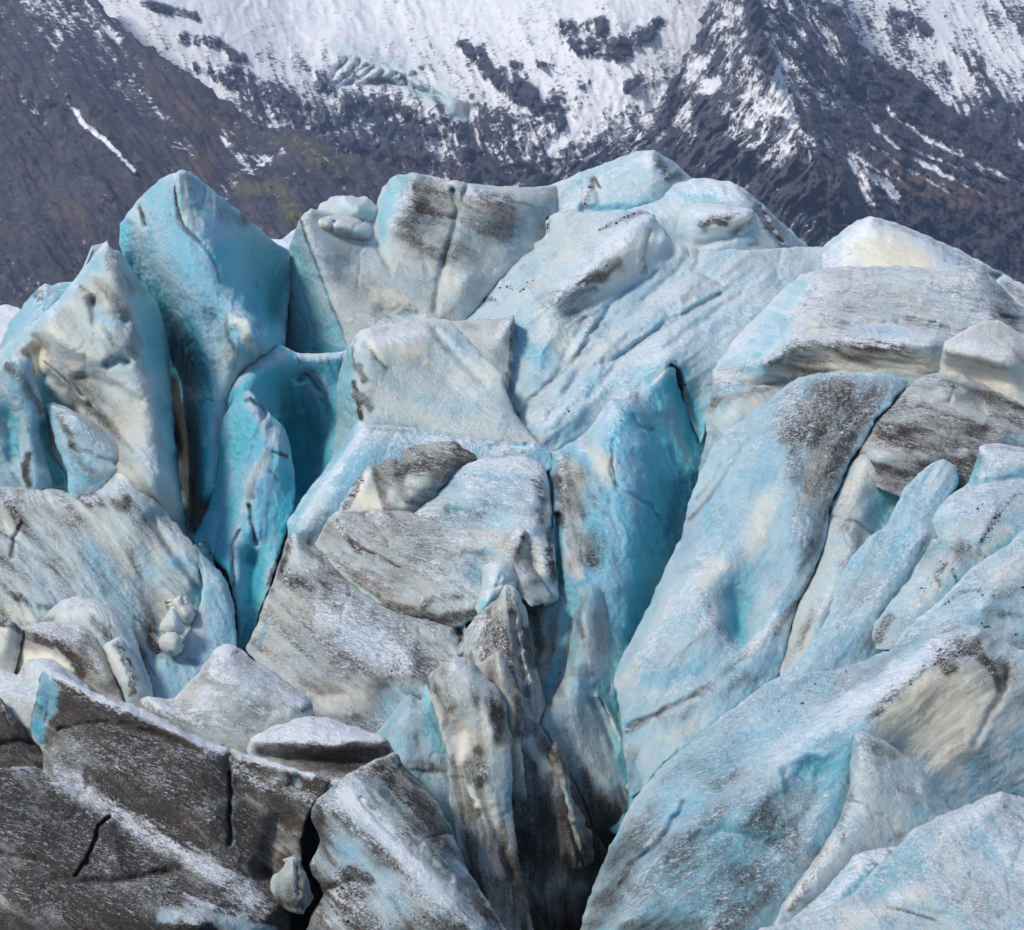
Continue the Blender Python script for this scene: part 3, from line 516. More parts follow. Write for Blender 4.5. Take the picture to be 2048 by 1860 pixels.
ice('ice_rib', 'huge leaning ice rib, blue-white on its left and black-speckled on its crown', 'ice rib',
    "1640,746,430 1600,756,420 1579,766,410 1545,793,380 1494,830,340 1452,864,310 1419,902,290 1398,952,250 1377,1003,205 1364,1070,150 1339,1121,90 1314,1171,30 1297,1213,-20 1263,1276,-100 1246,1310,-150 1230,1344,-190 1226,1360,-205 1240,1428,-270 1248,1512,-340 1262,1600,-420 1284,1580,-440 1339,1517,-430 1385,1490,-420 1436,1445,-380 1499,1395,-330 1562,1350,-270 1572,1297,-230 1583,1251,-180 1595,1205,-140 1616,1167,-100 1642,1108,-40 1654,1058,10 1661,1007,55 1680,969,100 1701,915,170 1726,889,210 1751,839,280 1785,805,340 1818,765,420 1789,747,430 1720,743,430 1663,744,430",
    ["1600,770,380 1572,800,320 1562,868,200 1575,936,110 1600,1016,10 1605,1090,-70", "1700,780,370 1690,850,240 1660,930,130", "1480,890,240 1430,1000,130 1390,1100,20 1330,1210,-100 1270,1320,-220", "1520,960,110 1490,1080,-20 1440,1130,-80",
     "1402,1180,-130 1430,1235,-185 1473,1293,-215", "1469,1200,-60 1478,1270,-95", "1520,1190,-110 1540,1100,-40", "1494,1296,-245 1550,1240,-200", "1300,1400,-300 1400,1370,-300 1490,1340,-290", "1320,1460,-370 1420,1400,-340"],
    blue=.33, dirt=.22, snow=.28, cream=.14, ang=118, fl=3, amp=6, sm=9,
    strokes=[('Sp', .22, 20, "1575,775 1660,745 1818,765 1751,839 1701,910 1661,1007 1640,1110 1610,1165 1600,1040 1575,940 1560,870"), ('Dp', .68, 34, "1575,775 1660,745 1818,765 1751,839 1701,910 1661,1007 1640,1110 1610,1165 1600,1040 1575,940 1560,870"), ('B', .08, 40, "1660,790 1650,880 1630,1000"), ('B', .08, 30, "1700,790 1600,830"), ('C', .3, 40, "1640,950 1630,1040"), ('D', .8, 34, "1640,790 1690,800"), ('D', .75, 24, "1570,870 1610,880 1640,860"), 
             ('C', .5, 40, "1540,1000 1500,1090"), ('S', .05, 40, "1540,950 1520,1100"), ('D', .12, 40, "1550,980 1500,1080"), ('B', .45, 26, "1570,1000 1580,1090 1540,1150"), ('C', .6, 30, "1440,1130 1410,1160"), ('Bp', .58, 26, "1450,1150 1500,1130 1500,1240 1480,1292 1462,1250"), ('B', .72, 16, "1474,1210 1482,1280"), ('S', .0, 30, "1475,1200 1480,1270"),
             ('D', .5, 14, "1400,1185 1430,1240 1470,1290"), ('D', .55, 16, "1494,1310 1560,1250 1590,1210"), ('C', .5, 20, "1510,1290 1570,1240"), ('Dp', .4, 16, "1240,1310 1300,1270 1330,1290 1260,1350 1250,1420 1235,1400"), ('C', .5, 24, "1240,1370 1270,1330"),
             ('D', .62, 12, "1255,1460 1330,1420 1420,1370 1490,1310"), ('D', .5, 24, "1330,1440 1450,1380 1495,1350"), ('C', .5, 20, "1340,1480 1420,1430"), ('S', .02, 30, "1330,1470 1480,1380"), ('D', .6, 24, "1260,1500 1270,1570"), ('S', .45, 24, "1290,1400 1380,1360"), ('B', .5, 26, "1300,1360 1390,1340"), ('B', .25, 30, "1320,1300 1400,1250"), ('D', .22, 30, "1300,1290 1380,1220"),
             ('D', .5, 7, "1380,1040 1430,980 1480,900"), ('v', 10, 7, "1400,1000 1450,930 1500,880"), ('v', 14, 6, "1255,1455 1320,1425 1400,1390"), ('D', .6, 10, "1660,1000 1640,1080 1620,1150")])
ice('ice_hump', 'dirt-blackened ice dome right of the long crack', 'ice hump',
    "1700,925,200 1728,890,215 1753,842,285 1788,808,340 1822,768,420 1848,750,440 1881,744,450 1924,748,460 1978,771,470 2024,797,460 2048,809,450 2440,890,450 2440,980,250 1990,960,160 1900,1020,110 1760,980,110",
    ["1800,830,290 1780,880,210 1760,920,150", "1880,770,400 1900,840,280 1930,900,220", "1990,800,430 2000,860,300"], blue=.08, dirt=.6, snow=.22, cream=.12, ang=15, fl=3, st=.5,
    strokes=[('D', .95, 26, "1770,870 1800,860 1850,850"), ('D', .9, 24, "1840,850 1900,840 1960,860"), ('D', .3, 24, "1830,790 1890,800 1960,830"), ('D', .85, 18, "1900,762 1980,790 2048,830"), ('D', .35, 20, "1740,910 1850,910 1930,910"), ('B', .4, 16, "2010,880 2048,880"), ('v', -14, 20, "1780,860 1850,840 1950,850"), ('v', 14, 16, "1860,800 1960,820"), ('v', 10, 8, "1860,930 1880,925")])
ice('ice_rib', 'narrow grey rib with a bright blue pocket beside the long crack', 'ice rib',
    "1703,922,185 1726,906,195 1790,900,210 1850,925,210 1920,950,200 1910,1020,120 1830,1100,30 1760,1150,-60 1700,1200,-130 1670,1260,-190 1625,1310,-240 1590,1350,-280 1556,1350,-280 1568,1298,-220 1583,1253,-180 1595,1207,-130 1616,1169,-90 1643,1110,-30 1655,1060,20 1662,1009,70 1681,971,120",
    ["1740,925,160 1705,985,85 1670,1080,-20 1630,1180,-115", "1780,960,150 1790,1010,150 1750,1060,80", "1720,1020,50 1690,1130,-90 1640,1230,-210"], blue=.2, dirt=.25, snow=.2, cream=.3, ang=120, fl=2,
    strokes=[('Bp', .78, 16, "1740,985 1800,950 1815,975 1790,1030 1760,1065 1735,1040"), ('D', .0, 20, "1770,1010 1790,980"), ('S', .0, 20, "1770,1010 1790,980"), ('C', .6, 24, "1730,930 1700,990"), ('D', .5, 24, "1700,1050 1720,1100 1690,1130"), ('D', .5, 16, "1640,1200 1610,1260 1600,1290"), ('v', 12, 5, "1665,1035 1710,1045 1745,1065"), ('C', .4, 18, "1600,1280 1620,1240"), ('D', .4, 20, "1740,905 1800,915")])
ice('ice_finger', 'rounded pale finger of ice at the head of a long blue tongue', 'ice finger',
    "1848,936,110 1870,922,140 1890,917,150 1911,929,150 1919,952,120 1912,975,80 1900,992,50 1905,1040,10 1895,1080,-20 1875,1130,-60 1850,1180,-110 1815,1230,-160 1790,1270,-210 1770,1310,-260 1750,1340,-300 1640,1420,-400 1480,1430,-420 1494,1395,-400 1591,1330,-330 1612,1300,-290 1640,1262,-250 1659,1222,-205 1671,1175,-160 1696,1121,-110 1743,1070,-50 1776,1049,-25 1789,1015,10 1810,973,60",
    ["1885,940,95 1850,990,30 1800,1050,-45 1735,1140,-135 1690,1220,-215 1635,1305,-305 1560,1375,-385", "1850,1070,-75 1800,1150,-150 1750,1250,-250"], blue=.32, dirt=.25, snow=.3, cream=.08, ang=125, fl=5, sm=4, rnd=8, amp=7,
    strokes=[('C', .4, 24, "1860,970 1890,940"), ('B', .6, 8, "1918,955 1908,985"), ('D', .5, 9, "1855,1070 1840,1110 1820,1150"), ('D', .7, 12, "1745,1270 1760,1245 1770,1225"), ('D', .3, 30, "1830,1020 1870,1000"), ('D', .45, 12, "1780,1210 1750,1270 1740,1290"), ('D', .25, 30, "1600,1360 1680,1300")])
ice('ice_slab', 'pale blue-white slab dotted with rows of black grit at the right margin', 'ice slab',
    "1953,919,210 1961,889,230 1999,886,240 2048,895,240 2440,930,240 2440,1100,-60 2048,1075,-60 2020,1100,-80 1970,1125,-110 1915,1110,-90 1855,1095,-60 1850,1062,-40 1872,1020,0 1898,990,45 1936,969,100",
    ["1965,905,150 2048,910,160", "1960,960,80 2048,965,90", "1900,1020,-20 1980,1020,-30 2048,1030,-10", "1960,1075,-90 1990,1085,-90"], blue=.28, dirt=.2, snow=.32, cream=.12, ang=-12, fl=2,
    strokes=[('k', 260, 10, "2045,980 2010,1010 1990,1040 1975,1065 1960,1090"), ('k', 80, 30, "1930,1040 1990,1000"), ('D', .5, 8, "2040,985 2010,1010 1990,1040 1975,1060 1960,1085"), ('D', .5, 6, "2020,1000 1995,1020 1975,1050"), ('C', .5, 20, "2010,1060 1970,1100"), ('D', .5, 6, "1960,892 2010,898 2048,902"), ('B', .55, 14, "1955,920 1948,960"), ('v', 14, 8, "1940,970 2048,955"), ('B', .55, 18, "2000,1085 2040,1060")])
ice('ice_wedge', 'grey wedge of ice with a dirt-flecked front between two blue tongues', 'ice wedge',
    "1852,1091,-70 1862,1076,-75 1890,1078,-80 1915,1072,-85 1949,1087,-105 1974,1112,-130 1960,1150,-170 1900,1210,-240 1860,1250,-290 1789,1300,-360 1750,1300,-350 1742,1260,-290 1780,1205,-210 1823,1152,-140",
    ["1900,1088,-105 1835,1160,-180 1775,1250,-285", "1930,1108,-130 1895,1150,-190 1830,1225,-275"], blue=.26, dirt=.24, snow=.2, cream=.25, ang=130, fl=2,
    strokes=[('Dp', .5, 10, "1900,1095 1920,1075 1965,1108 1935,1142 1910,1115"), ('k', 100, 10, "1895,1125 1870,1155 1850,1180"), ('k', 60, 7, "1905,1140 1915,1165"), ('D', .6, 7, "1892,1130 1872,1150 1880,1170"), ('D', .6, 16, "1750,1285 1765,1260 1780,1235"), ('C', .5, 22, "1870,1170 1830,1210"), ('B', .5, 16, "1850,1110 1890,1085"), ('D', .55, 6, "1905,1140 1915,1160")])
ice('ice_ridge', 'sweeping blue-white ridge flecked with grit above the cream-faced block', 'ice ridge',
    "1785,1292,-390 1800,1270,-360 1839,1234,-310 1890,1192,-260 1932,1146,-210 1978,1112,-170 2020,1087,-140 2048,1058,-110 2440,980,-40 2440,1420,-340 2000,1420,-360 1850,1380,-360",
    ["2048,1100,-180 1980,1160,-260 1900,1230,-330 1840,1280,-375", "2048,1180,-280 1960,1210,-330", "2048,1260,-350 1990,1270,-350"], blue=.3, dirt=.26, snow=.3, cream=.15, ang=-30, fl=3,
    strokes=[('k', 150, 6, "1870,1222 1920,1187 1965,1178"), ('k', 90, 20, "1960,1190 2048,1180"), ('k', 60, 16, "1960,1240 2030,1270"), ('D', .5, 5, "1880,1215 1920,1185 1960,1180"), ('D', .45, 18, "1990,1190 2048,1180"), ('D', .5, 14, "1970,1225 2048,1235"), ('C', .5, 30, "2000,1150 2048,1130"), ('D', .4, 18, "1970,1240 2048,1290"), ('C', .4, 18, "2000,1270 2048,1290")])

# ---- upper left: pinnacles
ice('serac', 'tall blue-white ice pinnacle with a thin black crack down its face', 'serac',
    "333,352,660 361,339,680 382,343,690 410,366,710 444,394,740 486,428,790 517,456,850 545,481,920 580,500,980 585,560,1000 575,640,950 570,720,800 520,760,620 480,820,560 455,900,500 445,1000,420 435,1150,380 385,1160,560 350,1000,900 335,900,1050 325,820,1100 318,760,1050 312,700,960 305,650,870 300,610,800 262,560,780 243,510,740 238,480,740 240,446,740 264,415,720 299,375,690",
    ["361,346,640 350,372,620 354,411,600 368,453,585 392,474,575 417,501,560 436,536,545 451,578,530 476,606,515 514,639,520 552,690,540", "300,420,650 320,520,620 360,620,600 400,720,560", "280,470,700 310,560,720 340,640,740", "440,420,690 480,480,760 520,560,880 540,640,900", "430,640,520 440,740,510 430,850,480", "390,800,600 400,900,520 402,1000,450", "356,760,950 364,880,1080 374,980,980 382,1060,760"],
    blue=.38, dirt=.05, snow=.12, cream=.12, ang=82, fl=7, amp=7, sm=3,
    strokes=[('D', .85, 4, "349,372 352,400 358,425 368,453 385,470 400,482 414,498 425,520 434,540 438,565"), ('D', .6, 10, "372,460 395,478 415,500"), ('v', 9, 4, "350,370 354,411 368,453 392,474 417,501 436,536"), ('D', .5, 26, "400,380 440,420 480,440"), ('D', .3, 20, "380,350 400,420"), ('C', .4, 20, "360,360 372,400"), ('C', .5, 24, "375,430 400,450"),
             ('Bp', .68, 16, "420,500 480,470 545,500 575,560 560,700 520,640 460,590"), ('S', .3, 30, "440,480 520,510"), ('B', .85, 20, "490,600 530,650 555,690"), ('D', .0, 40, "500,540 540,640"),
             ('B', .55, 24, "250,450 246,510 290,590"), ('B', .7, 26, "300,580 330,650 350,700"), ('B', .85, 24, "345,700 370,820 385,920 395,1030"), ('B', .72, 40, "390,760 410,900 420,1020"), ('D', .55, 6, "278,415 285,430 290,450"), ('v', 12, 6, "278,412 290,452"),
             ('C', .85, 20, "470,640 490,660 500,690"), ('D', .55, 9, "456,590 470,625 500,640 520,655"), ('D', .6, 8, "452,630 455,670 475,710"), ('D', .3, 24, "450,720 455,780"), ('C', .4, 24, "450,700 455,760"), ('v', 14, 16, "475,660 500,680"), ('D', .5, 8, "475,700 470,740"), ('B', .3, 30, "320,480 340,560"), ('B', .6, 20, "380,640 400,720"), ('Dp', 1.0, 8, "330,760 354,750 378,860 390,980 394,1070 350,1060"), ('Bp', .5, 8, "330,760 352,740 372,860 388,980 392,1070 350,1060")])  # cleft wall: old dirty ice, with crevasse shade painted into the dirt value
_hollow = ice('serac', 'pointed grey-white serac hollowed by turquoise cavities', 'serac',
    "187,512,400 205,490,420 215,481,430 222,494,430 243,508,440 267,543,460 288,574,480 300,585,500 312,605,510 328,647,540 338,692,570 342,751,590 349,855,560 357,940,500 362,980,440 368,1026,400 380,1085,350 330,1100,330 200,1060,300 0,1060,300 -400,1060,300 -400,830,380 0,702,360 66,647,360 104,612,370 149,560,390",
    ["217,492,385 219,510,380 243,560,350 264,630,320 281,699,300 302,786,270 326,904,220 345,960,230 360,1020,260", "100,630,330 150,680,300 200,760,290 250,860,250", "150,580,350 180,600,330", "30,720,310 80,740,310 100,800,300", "290,620,430 315,700,460 335,800,430 350,900,360"],
    blue=.15, dirt=.26, snow=.12, cream=.3, ang=55, fl=5, amp=8, sm=3,
    strokes=[('Bp', .5, 14, "187,512 215,481 222,500 200,540 150,585 60,670 0,730 0,702 66,647 149,560"), ('D', .05, 26, "200,500 150,565 60,655 0,705"), ('S', .35, 20, "200,500 100,620 0,705"),
             ('Bp', .85, 8, "243,515 262,540 285,575 312,610 330,650 345,700 352,760 362,855 370,960 384,1070 366,1050 350,980 335,930 312,820 292,720 275,650"), ('D', .0, 30, "280,600 310,700 335,800 355,950"), ('S', .02, 30, "280,600 310,700 335,800 355,950"), ('B', .55, 12, "275,640 290,710 310,800 330,890 350,960"), ('B', .95, 12, "335,660 346,740 356,850 366,950"), ('B', .45, 16, "250,530 275,580"),
             ('v', 30, 13, "188,604 200,630 228,640 250,646"), ('v', 20, 8, "186,600 190,645"), ('v', -14, 14, "212,672 235,690 250,690"), ('B', .5, 16, "190,606 198,632 228,642 252,648"), ('D', .0, 10, "190,600 200,640 240,650"),
             ('v', 24, 10, "216,728 235,722 252,724"), ('B', .5, 12, "214,730 235,722 254,724"), ('D', .02, 8, "215,725 245,725"), ('D', .5, 4, "232,717 258,724"),
             ('v', 50, 16, "72,705 80,740 90,780 110,830 135,830"), ('Cp', .9, 8, "48,700 70,680 98,705 92,740 68,745"), ('Bp', .8, 8, "68,752 92,752 105,800 150,815 120,870 90,840"), ('D', .02, 16, "75,710 85,780 110,830"), ('S', .0, 16, "75,710 85,780 110,830"),
             ('v', -20, 7, "92,726 130,764 172,800"), ('v', 14, 8, "95,752 128,790 150,815"), ('D', .8, 6, "88,722 120,750 165,790"), ('v', -26, 22, "100,660 140,690 200,720"), ('C', .6, 34, "110,660 160,700 140,720"), ('D', .5, 8, "160,572 178,585"), ('D', .4, 20, "215,500 220,530"), ('D', .5, 24, "200,570 230,600 255,650 270,700"), ('D', .6, 10, "48,700 62,720 66,740"), ('D', .45, 12, "70,670 90,690 100,720"), ('D', .55, 12, "205,655 228,690 210,725"),
             ('D', .45, 26, "150,760 200,790 260,800"), ('D', .5, 14, "140,790 200,830 260,900"), ('D', .35, 30, "160,850 250,920"), ('v', 18, 10, "165,755 230,775 280,800"), ('C', .5, 24, "290,760 300,830"), ('B', .3, 30, "300,900 340,980")])
ice('serac', 'leaning pale serac with a brown-smeared crest below the hollow serac', 'serac',
    "94,821,230 93,806,240 105,803,245 114,808,245 130,812,240 150,822,240 194,849,235 243,887,225 268,920,215 240,960,180 200,990,160 150,1010,150 138,985,150 135,946,170 118,904,190 104,862,210",
    ["108,815,215 130,860,180 150,910,160 170,950,150", "150,840,190 200,890,170 230,930,160"], blue=.28, dirt=.28, snow=.22, cream=.25, ang=42, fl=3, rnd=10, sm=4,
    strokes=[('D', .75, 12, "120,830 140,870 145,900"), ('D', .8, 14, "150,905 165,930 185,945"), ('D', .4, 24, "180,850 230,890"), ('Bp', .5, 8, "94,806 110,815 118,870 135,930 150,990 138,990 120,910 100,850"), ('B', .45, 20, "150,960 190,970"), ('D', .02, 14, "105,840 130,930 145,985"), ('v', 14, 7, "145,895 190,915 235,930"), ('B', .4, 14, "165,960 150,990")])
ice('serac', 'small dark-tipped ice spire at the left margin', 'serac',
    "33,790,230 40,796,228 53,808,225 66,828,220 75,848,215 80,880,210 92,921,200 106,965,190 100,990,180 60,990,170 46,980,180 40,930,190 37,880,205 36,835,220",
    ["42,810,195 48,850,180 60,900,170 75,960,160"], blue=.3, dirt=.25, snow=.2, cream=.15, rnd=8, step=2.6, sm=3, amp=3, wl=40, thick=80,
    strokes=[('D', .8, 10, "45,815 48,840 60,850"), ('D', .85, 12, "55,910 50,950 60,970"), ('B', .45, 12, "65,860 80,930")])
ice('serac', 'brown-crusted ice block at the left margin beside the spire', 'serac',
    "-400,830,230 0,736,225 15,722,225 31,711,225 50,712,225 63,724,225 70,769,225 88,807,225 96,856,220 104,910,215 130,950,215 140,985,215 100,1010,200 -400,1020,190",
    ["31,718,190 50,770,180 70,840,185 80,930,190", "0,780,185 20,860,210 30,960,200"], blue=.35, dirt=.35, snow=.15, cream=.2, ang=60, fl=3, rnd=10, amp=5,
    strokes=[('D', .75, 20, "15,730 40,760 70,800 80,820"), ('D', .4, 20, "0,760 20,770"), ('Bp', .8, 10, "75,840 96,830 110,900 138,960 130,980 100,970 88,920"), ('B', .7, 20, "5,810 25,850 30,900"), ('D', .02, 14, "100,880 120,950"), ('D', .15, 20, "10,810 25,880"), ('D', .65, 16, "10,900 30,960"), ('v', 40, 18, "90,860 120,960"), ('v', 24, 16, "15,830 30,920")])
# ---- blue spur and turquoise wall
ice('ice_hollow', 'deep turquoise concave wall under a dirty rim between pinnacle and cream block', 'ice hollow',
    "440,830,520 465,765,530 500,718,545 540,690,555 552,686,560 570,694,575 590,704,590 612,708,600 632,706,600 667,706,590 694,698,570 705,740,590 700,850,560 680,920,540 640,1000,500 600,1040,480 560,1040,480 480,960,480 440,960,480",
    ["552,694,545 590,712,565 632,714,575 680,710,555", "470,800,470 500,750,490 530,722,520 560,712,540", "580,740,580 600,800,690 620,860,730 620,930,700 605,1000,620", "640,730,580 655,790,610 665,860,590 660,920,560", "560,780,620 580,860,720", "505,790,480 540,800,540 560,840,620"],
    blue=.6, dirt=.04, snow=.05, cream=.05, ang=75, fl=4, amp=5, sm=4,
    strokes=[('Bp', .6, 16, "560,770 600,750 640,780 655,850 640,940 600,1010 575,900"), ('B', .75, 22, "580,860 600,920 590,1000"), ('B', .75, 16, "585,840 620,950 600,1010"), ('B', .3, 24, "470,760 520,720 560,720"), ('B', .25, 14, "600,715 640,716 680,712"), ('D', .8, 5, "590,708 600,725 592,735"), ('D', .7, 6, "655,715 662,740"), ('D', .55, 8, "640,712 648,740"), ('D', .85, 5, "598,752 612,748 620,755 640,780"), ('v', 26, 8, "600,755 620,750 645,785 655,830"), ('B', .35, 10, "615,740 645,760 660,810"), ('D', .5, 5, "540,665 560,690"), ('D', .5, 8, "556,690 575,700"), ('C', .4, 14, "540,700 575,712"), ('S', .3, 8, "560,692 600,708 690,702"), ('v', -10, 8, "590,770 600,830")])
ice('ice_spur', 'knobbly blue spur standing in the crevasse, dark crack along its flank', 'ice spur',
    "436,870,440 448,830,450 468,800,455 485,785,458 500,780,458 516,795,450 526,812,440 545,832,430 562,846,420 572,856,415 578,883,400 583,904,390 588,940,370 590,974,350 589,1015,310 575,1052,270 557,1113,220 543,1165,170 522,1217,120 508,1262,80 492,1300,60 476,1300,70 472,1210,150 455,1147,200 422,1113,250 386,1088,300 384,1076,320 406,1043,350 424,991,390 438,920,420",
    ["500,788,415 508,805,395 540,850,365 555,880,350", "545,905,340 520,950,310 505,1000,280 480,1060,250", "560,920,335 565,980,320 555,1050,270 535,1120,220", "480,850,390 460,950,380 440,1040,340", "500,1060,230 510,1110,260 505,1160,210 500,1230,130", "465,1080,240 460,1130,220"],
    blue=.55, dirt=.06, snow=.1, cream=.06, ang=98, fl=5, amp=6, sm=4, wl=45,
    strokes=[('B', .3, 24, "500,800 545,870 560,880"), ('D', .35, 18, "505,810 540,860"), ('D', .4, 14, "535,905 510,950 500,990"), ('B', .25, 22, "530,910 505,960 490,1020"), ('S', .3, 14, "510,800 560,860"), ('D', .85, 4, "494,800 500,793 508,804"), ('v', 20, 6, "494,804 515,806 530,830"), ('D', .7, 7, "545,903 562,908 572,914"), ('v', -10, 9, "555,900 570,912"),
             ('v', 26, 5, "500,1010 502,1040 510,1085"), ('D', .9, 4, "501,1012 503,1045 511,1084"), ('v', 16, 4, "478,1060 463,1092 468,1150 466,1175"), ('D', .7, 3.5, "478,1065 463,1092 470,1150 467,1170"), ('B', .4, 16, "480,1050 470,1090 475,1150"),
             ('B', .78, 26, "440,900 420,1010 395,1080"), ('B', .72, 20, "430,1100 455,1140"), ('B', .85, 26, "505,1110 510,1180 495,1260"), ('B', .8, 14, "575,940 580,1000 560,1060"), ('B', .5, 12, "540,950 550,1050 545,1120"), ('B', .3, 14, "545,1130 535,1160"), ('D', .5, 6, "540,940 556,960"), ('D', .6, 5, "536,1170 545,1140 555,1120"), ('v', 34, 16, "505,1120 505,1200")])
# ---- grey centre-left mass
ice('ice_block', 'great grey-white ice block with dirty sheer upper face and blue left wall', 'ice block',
    "597,440,930 604,430,935 620,416,950 650,424,1000 700,440,1040 748,440,1080 756,401,1160 767,374,1180 784,353,1180 822,344,1180 855,350,1180 895,360,1190 947,367,1200 1010,374,1240 1072,375,1320 1112,368,1400 1125,400,1380 1115,470,1260 1060,510,1120 1000,560,1010 960,610,950 915,660,880 850,690,820 720,720,780 690,725,790 625,735,850 560,725,960 552,690,1000 552,630,1060 559,571,1060 576,501,1030",
    ["601,436,900 610,474,880 638,544,845 659,603,820 680,655,800 692,690,780", "826,350,1120 831,356,1110 808,398,1060 784,447,1010 770,487,985", "900,370,1130 1010,385,1180 1090,392,1300", "905,471,1010 885,526,960 870,580,930", "1017,500,1060 960,530,1010", "700,520,920 760,580,890 800,610,870 860,620,880", "740,480,990 760,520,940", "700,655,790 780,655,800 870,645,850", "590,560,970 600,640,930 640,700,840", "930,560,930 900,610,900", "850,430,1050 950,440,1060"],
    blue=.12, dirt=.3, snow=.2, cream=.25, ang=20, fl=2, amp=6, sm=4,
    strokes=[('Bp', .6, 10, "597,440 612,476 640,546 660,605 684,660 692,690 690,725 625,735 552,710 552,630 559,571 576,501"), ('D', .0, 18, "590,520 600,600 620,680"), ('S', .02, 20, "590,520 600,600 640,690"), ('B', .88, 22, "558,600 565,660 600,710"), ('B', .38, 12, "605,480 630,560 660,640"), ('B', .75, 20, "600,660 630,700 670,705"),
             ('D', .75, 5, "600,440 612,476 638,544 659,603 684,660 692,690"), ('Bp', .45, 10, "756,401 784,353 822,345 826,360 805,400 780,450 768,485 758,470"), ('D', .03, 20, "790,370 770,430"), ('S', .3, 20, "800,360 770,430"),
             ('Dp', .66, 22, "826,362 900,372 1010,395 1040,440 1020,480 950,500 900,540 800,500 790,460"), ('D', .7, 22, "960,400 990,420"), ('D', .62, 26, "870,400 840,450 880,480"), ('D', .66, 24, "920,450 880,510"), ('C', .5, 24, "1000,385 1080,390"), ('D', .2, 20, "1040,390 1080,400"), ('v', 20, 6, "905,380 915,420 905,470 885,530"), ('D', .62, 6, "905,385 917,430 905,470"), ('B', .45, 8, "902,382 908,395"), ('v', 14, 5, "830,375 860,405"), ('D', .6, 4, "830,375 865,408"), ('v', 10, 5, "935,370 925,400"),
             ('B', .35, 30, "1060,430 1090,420 1030,470"), ('D', .6, 20, "1020,440 1010,480"), ('S', .35, 24, "1060,450 1030,490"), ('C', .6, 30, "760,590 800,610 780,625"), ('C', .6, 24, "900,560 920,600"), ('D', .3, 30, "700,460 740,540 820,560"), ('v', 14, 8, "757,490 765,510 780,540"), ('v', 22, 14, "765,620 790,630 830,632"), ('B', .4, 14, "780,630 830,634"), ('S', .4, 24, "690,640 760,650 860,645"), ('D', .75, 3, "817,608 822,612"), ('D', .5, 7, "885,640 905,618 920,600"), ('v', 16, 7, "890,520 880,560 870,620"), ('D', .4, 8, "630,430 700,470 740,490")])
ice('ice_boulder', 'small rounded pale ice knob perched between two larger blocks on the skyline', 'ice boulder',
    "630,425,1060 640,412,1070 659,398,1080 687,389,1090 710,389,1090 728,393,1090 746,402,1090 758,412,1090 756,440,1060 740,460,1030 690,450,1000 640,440,1000", ["690,400,1040 720,420,1010"], blue=.25, dirt=.12, snow=.25, cream=.45, rnd=22, sink=30, amp=8, wl=40, jit=4,
    strokes=[('B', .4, 12, "740,420 755,430"), ('D', .3, 12, "650,420 700,425")])
ice('ice_boulder', 'lumpy dirt-flecked ice boulder resting on the grey-white block', 'ice boulder',
    "612,432,950 625,420,970 650,422,990 690,424,1000 720,430,1010 740,442,1010 752,452,1010 758,475,1000 752,490,985 735,490,960 700,482,920 650,470,890 615,460,900", ["640,440,910 700,450,930 740,465,950"], blue=.15, dirt=.3, snow=.2, cream=.35, rnd=10, sink=60, amp=4, wl=50, sm=7, jit=2.5,
    strokes=[('v', 14, 5, "668,445 662,460"), ('B', .6, 6, "668,445 662,458"), ('D', .5, 14, "720,480 745,485"), ('C', .6, 14, "625,440 655,450"), ('B', .5, 7, "738,490 752,488")])
# ---- cream block in the middle
ice('ice_block', 'triangular grey ice face wedged behind the cream-coloured block', 'ice block',
    "860,660,780 880,641,790 930,640,790 982,637,780 1010,634,780 1030,630,780 1027,662,750 1024,700,700 1022,731,660 1018,775,620 1005,800,590 950,760,600 900,700,690", ["1020,650,720 1000,690,670 985,720,640", "900,655,720 950,700,650"], blue=.12, dirt=.28, snow=.2, cream=.4, ang=45, fl=2,
    strokes=[('D', .65, 7, "1027,640 1022,690 1020,740 1012,780"), ('D', .5, 14, "930,650 950,655"), ('D', .6, 10, "1015,750 1012,780"), ('C', .6, 20, "1000,740 1010,770")])
ice('ice_block', 'smooth cream-topped ice block with a black-rimmed left edge', 'ice block',
    "683,720,580 692,702,560 704,683,560 712,668,580 722,658,600 774,648,650 815,643,670 850,637,690 880,638,700 900,642,700 922,660,670 947,693,620 982,724,570 1003,745,540 1012,780,510 1022,810,490 1032,826,480 1051,853,450 1075,885,420 1100,910,420 1000,925,390 850,900,390 740,880,400 700,910,450 660,930,520 668,890,560 673,836,580 675,766,590",
    ["706,690,500 704,707,500 710,742,480 706,765,475 716,801,450 724,842,430", "730,668,540 800,670,560 860,665,600", "895,680,600 940,740,540 970,780,490", "780,740,480 850,790,455 930,820,450 1000,830,450", "860,700,560 900,760,510", "740,800,445 850,850,420 1000,870,410"],
    blue=.2, dirt=.13, snow=.25, cream=.3, ang=30, fl=2, amp=5,
    strokes=[('Bp', .5, 8, "683,718 704,690 706,745 708,790 722,842 690,900 665,915 673,836 675,766"), ('D', .0, 12, "690,740 690,850"), ('S', .05, 14, "690,740 690,850"), ('Cp', .85, 26, "725,670 800,662 850,690 850,720 800,725 745,700"), ('D', .95, 4, "712,680 706,695 705,712 712,740"), ('D', .7, 14, "716,735 730,760"), ('D', .92, 9, "706,765 716,800 722,835"), ('D', .7, 16, "712,790 740,815"), ('D', .4, 14, "735,670 770,660"), ('D', .5, 7, "735,690 750,715 770,735"), ('v', 12, 8, "735,690 760,725"),
             ('D', .4, 10, "855,650 880,690 900,705"), ('S', .45, 30, "880,740 960,800 1020,850"), ('B', .32, 30, "850,800 950,820"), ('D', .35, 9, "1030,840 1060,870"), ('D', .4, 12, "940,760 1000,760"), ('C', .5, 20, "940,710 990,750"), ('v', 12, 7, "870,660 910,710 970,770"), ('D', .3, 20, "760,850 850,860")])

